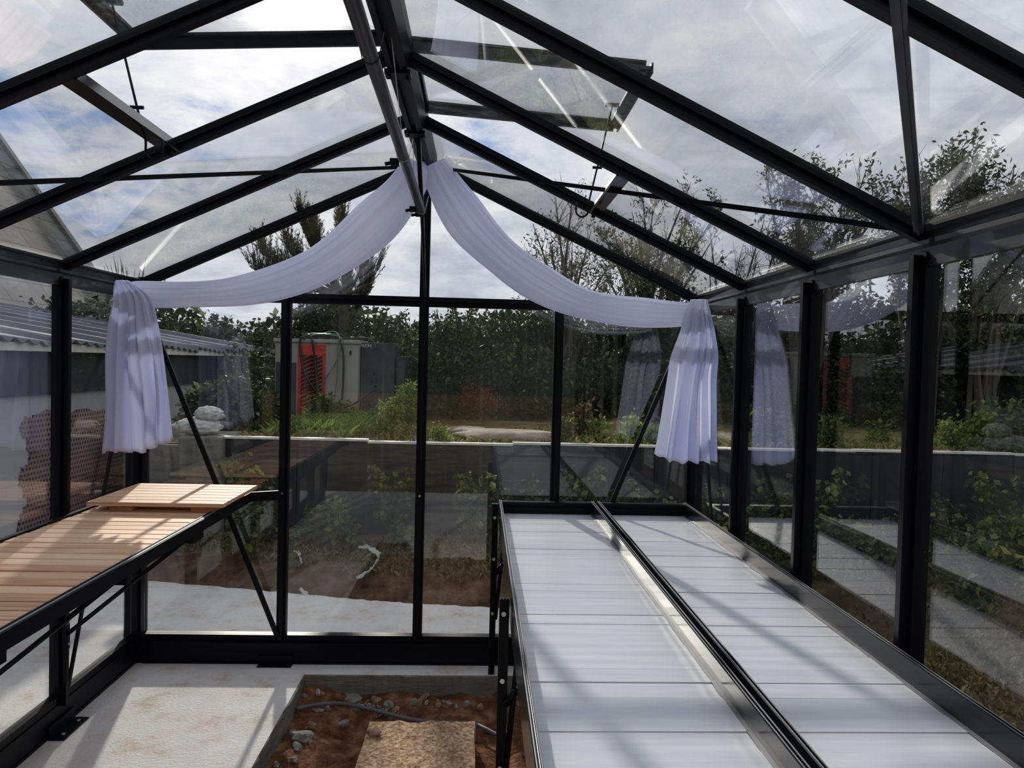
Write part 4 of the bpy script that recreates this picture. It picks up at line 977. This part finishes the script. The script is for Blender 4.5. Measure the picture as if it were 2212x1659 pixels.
# broom-like tree, left
BY = 11.2
def broom():
    rg = np.random.default_rng(41); z0 = 1.0; x = X_at(735, BY)
    e = empty('broom_tree', (x, BY, z0), 'feathery dark tree with upright shoots above the cabinet behind the left swag', 'tree')
    tgt = [(520, 545, 60), (560, 520, 55), (600, 500, 70), (650, 455, 80), (680, 480, 60), (720, 455, 55), (742, 470, 45), (800, 520, 40), (815, 560, 35), (790, 600, 45), (700, 560, 60), (640, 570, 60), (745, 600, 60), (590, 590, 50), (770, 625, 50)]
    m = MB(); P = []; A = []
    base = np.array([0, 0, 0.])
    fork = np.array([X_at(738, BY)-x+.02, 0, ZT(740, 640, BY)-z0])
    m.tube([(0.05, 0, -.1), (.03, 0, fork[2]*.5), tuple(fork)], [.11, .085, .07], 8, cap=False)
    for px, py, sp in tgt:
        q = np.array([X_at(px, BY)-x, rg.uniform(-.4, .4), ZT(px, py, BY)-z0]); mid = fork*.45+q*.55+np.array([0, 0, -.16])
        pts = catmull([tuple(fork), tuple(mid), tuple(q)], 6); m.tube(pts, list(np.linspace(.035, .006, len(pts))), 5, cap=False)
        d = (q-mid)/np.linalg.norm(q-mid)
        for k in range(int(sp*1.1)):
            t = rg.uniform(.15, 1.0); s0 = mid*(1-t)+q*t-np.array([0, 0, .18]); dd = d*.35+rg.normal(size=3)*.20+np.array([0, 0, .9]); dd /= np.linalg.norm(dd); ln = rg.uniform(.22, .50)
            m.tube([tuple(s0), tuple(s0+dd*ln*.5+rg.normal(size=3)*.01), tuple(s0+dd*ln)], [.004, .003, .0015], 3, cap=False)
            kk = 60; tt = rg.random(kk)[:, None]; P.append(s0+dd*ln*tt+rg.normal(size=(kk, 3))*.008); A.append(np.repeat(dd[None]*1.6, kk, 0))
    me = bpy.data.meshes.new('branches'); me.from_pydata(m.v, [], m.f); me.update(); link('branches', me, 'bark', e, loc=(0, 0, 0))
    V, Fq = leafcloud(np.concatenate(P), .055, rg, .16, 0, np.concatenate(A), .5); npmesh('foliage', V, Fq, 'broom', e, loc=(0, 0, 0))
broom()
# trees on the right, sparse leathery leaves and bare twigs
def targeted(name, px0, Y, z0, tgt, seed, label, leaf, size, per, bark='twig', twigs=14, trunk=.06, forkpx=None, leafp=1., twl=(.2, .5), upb=.5, depth=.8, jit=.02):
    rg = np.random.default_rng(seed); x = X_at(px0, Y); e = empty(name, (x, Y, z0), label, 'tree'); m = MB(); P = []
    for px, py, lf in tgt:
        q = np.array([X_at(px, Y)-x, rg.uniform(-depth, depth), ZT(px, py, Y)-z0]); s = np.array([rg.uniform(-.12, .12), rg.uniform(-.12, .12), 0.])
        mid = s*.5+q*.5+np.array([-q[0]*.16, 0, q[2]*.06])+rg.normal(size=3)*.06; pts = catmull([tuple(s), tuple(mid), tuple(q)], 7)
        m.tube(pts, list(np.linspace(trunk*.55, .005, len(pts))), 5, cap=False); pts = np.array(pts); n = len(pts)
        for k in range(twigs):
            i = int(rg.uniform(.45, 1)*(n-1)); s0 = pts[i]; d = pts[i]-pts[i-1]; d /= np.linalg.norm(d); dd = d*.7+rg.normal(size=3)*.5+np.array([0, 0, upb]); dd /= np.linalg.norm(dd); ln = rg.uniform(*twl)
            e1_ = s0+dd*ln*.5+rg.normal(size=3)*.03; e2_ = s0+dd*ln+rg.normal(size=3)*.05
            m.tube([tuple(s0), tuple(e1_), tuple(e2_)], [.006, .0045, .002], 3, cap=False); tw = [(s0, e1_), (e1_, e2_)]
            for j in range(4):
                o_ = s0+(e2_-s0)*rg.uniform(.3, .95); d2 = dd+rg.normal(size=3)*.6; d2 /= np.linalg.norm(d2); e3 = o_+d2*ln*rg.uniform(.25, .55); m.tube([tuple(o_), tuple(e3)], [.0035, .0015], 3, cap=False); tw.append((o_, e3))
            if rg.random() < lf*leafp:
                for a, b in tw[1:]:
                    c = max(int(per*.3), 1); P.append(a+(b-a)*rg.random((c, 1))+rg.normal(size=(c, 3))*jit)
                    c = max(int(per*.7), 1); P.append(b+rg.normal(size=(c, 3))*jit*2)
    me = bpy.data.meshes.new('branches'); me.from_pydata(m.v, [], m.f); me.update(); link('branches', me, bark, e, loc=(0, 0, 0))
    if P:
        V, Fq = leafcloud(np.concatenate(P), size, rg, .42, .35); npmesh('foliage', V, Fq, leaf, e, loc=(0, 0, 0))
    return e
targeted('elder_tree', 1215, 10.0, 1.0, [(1200, 400, 0), (1215, 440, .1), (1185, 490, .35), (1230, 480, .2), (1140, 490, .3), (1170, 540, .6), (1250, 560, .8), (1290, 590, .9), (1200, 590, .8), (1150, 580, .6), (1310, 620, .9), (1225, 530, .3), (1265, 500, .3)], 51, 'half-bare tree with upright twigs rising behind the right swag', 'leafgrey', .055, 7, trunk=.09, leafp=.9)
targeted('thorn_tree', 1400, 10.4, 1.0, [(1300, 500, .9), (1330, 460, .9), (1370, 440, .8), (1410, 430, .9), (1450, 470, .8), (1480, 500, .7), (1390, 390, 0), (1470, 400, 0), (1500, 420, 0), (1545, 445, .9), (1520, 520, .6), (1430, 520, .9), (1350, 520, 1), (1380, 560, 1), (1470, 570, 1), (1330, 580, 1), (1290, 560, 1)], 52, 'grey-green tree behind the tie rod, seen between the two right rafters', 'leafhedge', .06, 9, trunk=.09)
targeted('bare_tree', 1560, 9.6, 1.0, [(1590, 500, .1), (1620, 530, .1), (1560, 470, .2), (1640, 560, .1), (1530, 560, .1), (1585, 585, .1), (1650, 450, .2)], 53, 'leafless twiggy tree behind the right-hand eave corner', 'leafbrown', .05, 3, trunk=.06)
targeted('olive_tree', 1740, 9.0, 1.0, [(1640, 400, .5), (1670, 350, .3), (1700, 370, .8), (1690, 440, .9), (1730, 400, 1), (1760, 440, 1), (1790, 400, .6), (1820, 440, 1), (1720, 480, 1), (1790, 490, 1), (1850, 480, 1), (1860, 400, .2), (1670, 500, .9), (1760, 520, 1), (1830, 530, 1), (1900, 520, 1)], 54, 'grey-leaved tree left of the steep roof bar on the right', 'leafgrey', .07, 9, trunk=.08)
targeted('olive_tree', 1990, 8.6, 1.0, [(2000, 400, 1), (2030, 370, 1), (2060, 340, 1), (2095, 325, 1), (2125, 325, .9), (1990, 440, 1), (2030, 430, 1), (2070, 400, 1), (2050, 460, 1), (1990, 480, 1), (1930, 450, .1), (1920, 400, 0), (2010, 520, 1)], 55, 'grey-leaved tree with a tall leaning crown right of the steep roof bar', 'leafgrey', .075, 10, trunk=.08, depth=.5)
targeted('olive_tree', 2130, 8.2, 1.0, [(2110, 420, .4), (2130, 370, .5), (2150, 400, .8), (2170, 430, .9), (2200, 400, .7), (2140, 470, .8), (2190, 480, 1), (2230, 440, 1), (2260, 480, 1), (2100, 560, 1), (2160, 580, 1), (2060, 600, .8)], 56, 'sparse leafy tree at the right edge above the eave', 'leafhedge', .075, 8, trunk=.06, depth=.5)
# leafy tree low to the right wall top
# spiky plant above left eave
e = empty('cordyline', (X_at(280, 10.5), 10.5, 1.9), 'spiky sword-leaved plant poking above the left eave', 'plant'); m = MB(); rng = random.Random(6)
for i in range(34):
    a = rng.uniform(0, 6.28); t = rng.uniform(.05, .55); ln = rng.uniform(.7, 1.25); d = Vector((math.cos(a)*t, math.sin(a)*t, 1)).normalized(); b = Vector((e.location.x+rng.uniform(-.12, .12), 10.5+rng.uniform(-.1, .1), 1.85)); s = d.cross(Vector((0, 1, 0))).normalized()*.022
    m.add([b-s, b+s, b+d*ln*.6+s*.8, b+d*ln, b+d*ln*.6-s*.8], [(0, 1, 2, 4), (4, 2, 3)])
m.build('leaves', 'yucca', e); m = MB(); m.tube([(e.location.x, 10.5, .3), (e.location.x, 10.5, 2.0)], .06, 8); m.build('trunk', 'bark', e)
# creeper on the shed roof
rg = np.random.default_rng(5); c = at(170, 668, X=-6.0); n = 380
P = np.array(c)+rg.normal(size=(n, 3))*np.array([.2, .35, .06]); P[:, 2] = np.maximum(P[:, 2], 1.72+RS*(-3.14-P[:, 0]))
V, Fq = leafcloud(P, .09, rg, .6); o = npmesh('creeper', V, Fq, 'leafdark', None, loc=(0, 0, 0)); tag(o, 'dark creeper growing over the junction of corrugated and slate roofs', 'creeper')

# shrubs on the terrace
shrub('bush', (X_at(490, 7.5), 7.5, .9), .50, .35, ZT(485, 800, 7.5)-.9, 5200, .07, 61, 'leafhedge', 'dark green glossy bush behind the fleece bundle', 'shrub')
shrub('bush', (X_at(560, 8.3), 8.3, .9), .35, .3, .42, 1800, .06, 62, 'leafdark', 'low dark bush left of the cabinet foot', 'shrub')
tree('sapling', (X_at(840, 7.0), 7.0, .88), ZT(840, 835, 7.0)-.85, 63, 'bright green sunlit sapling in front of the gable centre post', 'shrub', 'leafbright', levels=2, spread=.9, nkids=(14, 7), per=16, size=.035, jit=.02, trunk_r=.012, start=.05, len_ratio=.5, bark='twig')
tree('sapling', (X_at(885, 7.8), 7.8, .92), (ZT(885, 800, 7.8)-.9)*.85, 64, 'taller yellow-green bush just left of the gable centre post', 'shrub', 'leafbright', levels=2, spread=1.0, nkids=(16, 8), per=16, size=.04, jit=.03, trunk_r=.015, start=.05, len_ratio=.5, bark='twig')
tree('red_shrub', (X_at(1045, 8.6), 8.6, .95), .42, 65, 'low rust-red dry shrub behind the granite slabs', 'shrub', 'redshrub', levels=2, spread=1.8, nkids=(16, 7), per=10, size=.04, jit=.03, trunk_r=.01, start=.0, len_ratio=.9, bark='redshrub')
tree('sapling', (X_at(1260, 7.1), 7.1, .88), .42, 66, 'brown and green weed at the right end of the long boulder', 'shrub', 'leafbrown', levels=2, spread=1.0, nkids=(12, 6), per=9, size=.05, jit=.02, trunk_r=.01, start=.05, bark='twig')
tree('sapling', (X_at(1295, 6.9), 6.9, .88), .28, 67, 'small fresh green seedling behind the retaining wall near the right swag end', 'shrub', 'leafbright', levels=1, spread=1.0, nkids=(9,), per=14, size=.07, jit=.03, trunk_r=.008, start=.1, bark='twig')

w1 = tree('weed', (X_at(1360, 6.75), 6.75, .88), .36, 68, 'yellow-green weed behind the capping left of the right curtain tail', 'plant', 'leafbright', levels=2, spread=1.6, nkids=(10, 6), per=12, size=.05, jit=.03, trunk_r=.006, start=.05, bark='twig')
w2 = tree('weed', (X_at(1660, 6.8), 6.8, .88), .42, 69, 'leafy weed behind the capping between the first and second right wall posts', 'plant', 'leafrasp', levels=2, spread=1.4, nkids=(12, 6), per=12, size=.06, jit=.03, trunk_r=.006, start=.05, bark='twig')
for px, Y, src, sc, lab in ((1420, 6.9, w1, .8, 'small yellowish weed just left of the right curtain tail hem'), (1215, 6.7, w2, .7, 'low weed in front of the long boulder near the third back post'),
    (960, 6.65, w1, .7, 'low yellow-green weed right of the gable centre post on the terrace edge'), (1790, 6.75, w2, .9, 'weed on the terrace edge right of the second right wall post'),
    (1900, 7.3, w2, .8, 'weed standing back from the capping between the two nearest right posts'), (2080, 6.7, w1, 1.1, 'bright weed on the terrace edge right of the nearest post'),
    (2150, 6.75, w1, 1.5, 'large bright leafy clump spilling over the capping at the far right'), (2200, 6.6, w2, 1.4, 'leafy clump on the capping at the right edge of the photograph'),
    (1620, 7.6, w2, .9, 'dull green weed in front of the hedge beside the greenhouse corner'), (690, 8.3, w2, .9, 'dark green weed growing up against the red louvred panel'), (735, 8.35, w2, .7, 'weed at the foot of the grey cabinet front')):
    place(src, (X_at(px, Y), Y, tz(X_at(px, Y), Y)-.02), px*.01, sc, lab, 'weeds on the terrace')
w1['group'] = w2['group'] = 'weeds on the terrace'

# cane plants in front of the retaining wall
def cane(seed, h, n, leaf='leafrasp'):
    rg = np.random.default_rng(seed); e = empty('cane_plant', (0, 0, -20)); m = MB(); P = []
    for k in range(n):
        a = rg.uniform(0, 6.28); t = rg.uniform(.05, .35); pts = []; hh = h*rg.uniform(.6, 1.05)
        for i in range(7):
            f = i/6; pts.append((math.cos(a)*t*hh*f**1.3+rg.normal()*.008, math.sin(a)*t*hh*f**1.3+rg.normal()*.008, hh*f*(1-.12*f)))
        m.tube(pts, list(np.linspace(.007, .0025, 7)), 5, cap=False)
        for i in range(2, 7):
            for j in range(3):
                b = rg.uniform(0, 6.28); c = np.array(pts[i])+np.array([math.cos(b), math.sin(b), .1])*rg.uniform(.04, .09); m.tube([pts[i], tuple(c)], [.0025, .0015], 3, cap=False)
                P += [c+rg.normal(size=3)*.025 for _ in range(5)]
    me = bpy.data.meshes.new('stems'); me.from_pydata(m.v, [], m.f); me.update(); link('stems', me, 'twig', e, loc=(0, 0, 0))
    V, Fq = leafcloud(np.array(P), .075, rg, .72, -.5); npmesh('leaves', V, Fq, leaf, e, loc=(0, 0, 0)); return e
canes = [cane(100, .85, 3), cane(101, .62, 4), cane(102, 1.0, 3), cane(103, .45, 4)]
spots = [(515, 960, 5.95, 2, 'tall cane plant at the left end of the dark wall, leaf tips above the capping'), (530, 1060, 5.6, 1, 'cane plant directly above the far end of the wooden bench'),
 (590, 1010, 6.0, 0, 'cane plant just left of the first back post'), (700, 1080, 6.0, 1, 'cane plant low against the wall right of the first back post'), (755, 1060, 5.75, 1, 'cane plant with a yellowish top below the sapling'),
 (850, 985, 6.05, 2, 'tall cane plant reaching the capping below the bright sapling'), (880, 1120, 5.9, 3, 'short cane plant left of the gable centre post foot'), (1020, 1000, 5.8, 2, 'leafy cane plant in the middle of the pane right of the centre post'),
 (1075, 1030, 5.95, 0, 'darker cane plant against the wall above the bench end'), (1150, 1010, 6.0, 0, 'cane plant just left of the third back post'), (1255, 985, 5.95, 2, 'yellow-tinged cane plant right of the third back post'),
 (1310, 1040, 6.0, 0, 'cane plant behind the diagonal brace on the right'), (1385, 1010, 5.9, 0, 'cane plant beneath the right curtain tail'), (1430, 1060, 5.7, 1, 'cane plant in the right back corner of the greenhouse'),
 (1545, 1030, 5.6, 0, 'cane plant just outside the right back corner'), (1560, 1110, 5.0, 1, 'low cane plant beside the first right wall post'), (1640, 1080, 5.6, 1, 'cane plant between first and second right wall posts'),
 (1700, 1040, 5.9, 0, 'large-leaved cane plant left of the second right wall post'), (1780, 990, 5.7, 2, 'tall cane plant right of the second right wall post'), (1800, 1100, 5.3, 1, 'bushy low plant right of the second right wall post'),
 (1900, 1110, 5.6, 3, 'dark short cane plant midway between the nearest posts'), (2050, 1060, 5.6, 0, 'cane plant right of the nearest right wall post'), (2110, 1130, 4.6, 1, 'yellow-green cane plant low in the nearest right pane'),
 (2160, 1000, 5.9, 2, 'tall cane plant overhanging the wall capping at the right'), (2205, 1060, 5.0, 0, 'cane plant at the right edge of the photograph'), (640, 1130, 5.9, 3, 'short weed just right of the first back post')]
used = set(); rng = random.Random(1)
hts = [.85, .62, 1.0, .45]
for px, py, Y, k, lab in spots:
    x = X_at(px, Y); z = gz(x, Y)-.02; k2 = max(.45, (ZT(px, py, Y)-z)/hts[k])
    if k in used: o = copy_tree(canes[k])
    else: o = canes[k]; used.add(k)
    o.location = (x, Y, z); o.rotation_euler = (0, 0, rng.uniform(0, 6)); s = min(1.25, max(.8, k2)); o.scale = (s, s, k2); tag(o, lab, 'plant', 'cane plants along the retaining wall')

# grasses
def blades(name, xr, yr, zf, n, h, seed, mat, label, mask=None):
    rg = np.random.default_rng(seed); x = rg.uniform(*xr, n); y = rg.uniform(*yr, n)
    c = np.array([mnoise.noise(Vector((a*1.3, b*1.3, seed))) for a, b in zip(x, y)]); keep = rg.random(n) < np.clip(.55+c*1.2, .05, 1)
    if mask is not None: keep &= np.array([mask(a, b) for a, b in zip(x, y)])
    x = x[keep]; y = y[keep]; n = len(x); z = np.array([zf(a, b) for a, b in zip(x, y)])-.01
    hh = h*rg.uniform(.4, 1.3, n); a = rg.uniform(0, 6.28, n); b = rg.uniform(0, 6.28, n); t = rg.uniform(.1, .8, n); w = .004+.003*rg.random(n)
    P = np.stack([x, y, z], 1); s = np.stack([np.cos(a)*w, np.sin(a)*w, 0*a], 1); d = np.stack([np.cos(b)*t, np.sin(b)*t, 1-0*t], 1)*hh[:, None]
    V = np.stack([P-s, P+s, P+d*.55+s*.7+np.array([0, 0, .01]), P+d+np.stack([np.cos(b)*hh*.2, np.sin(b)*hh*.2, -hh*.12], 1)], 1).reshape(-1, 3)
    o = npmesh(name, V, np.arange(n*4).reshape(n, 4), mat, None, loc=(0, 0, 0)); tag(o, label, 'grass', kind='stuff'); return o
blades('grass', (-2.2, 6.5), (6.5, 7.7), tz, 17000, .08, 1, 'grass', 'yellow and green grass covering the terrace behind the dark wall')
blades('grass', (X_at(625, 7.6), X_at(800, 7.6)), (6.6, 8.7), tz, 9000, .15, 2, 'leafbright', 'longer green grass on the terrace in front of the cabinet')
def onbank(x, y):
    ye = float(np.interp(x, [p[0] for p in edge], [p[1] for p in edge])); return y > ye+.30+.12*mnoise.noise(Vector((x*4, y*4, 0)))
blades('grass', (-2.9, 1.55), (5.0, 6.16), gz, 14000, .06, 3, 'drygrass', 'short dry grass on the bank between slab and dark wall', onbank)
blades('grass', (1.62, 5.5), (1.2, 6.16), gz, 42000, .055, 4, 'drygrass', 'dry mossy grass outside the right glass wall')
# dark low leaves at the foot of the retaining wall
rg = np.random.default_rng(15); n = 7000
x = rg.uniform(1.4, 6.5, n); y = rg.uniform(5.3, 6.15, n); P = np.stack([x, y, np.array([gz(a, b) for a, b in zip(x, y)])+rg.random(n)**2*.30], 1)
V, Fq = leafcloud(P, .055, rg, .6); tag(npmesh('ground_cover', V, Fq, 'leafrasp', None, loc=(0, 0, 0)), 'low leafy ground cover at the foot of the dark wall on the right', 'ground cover', kind='stuff')
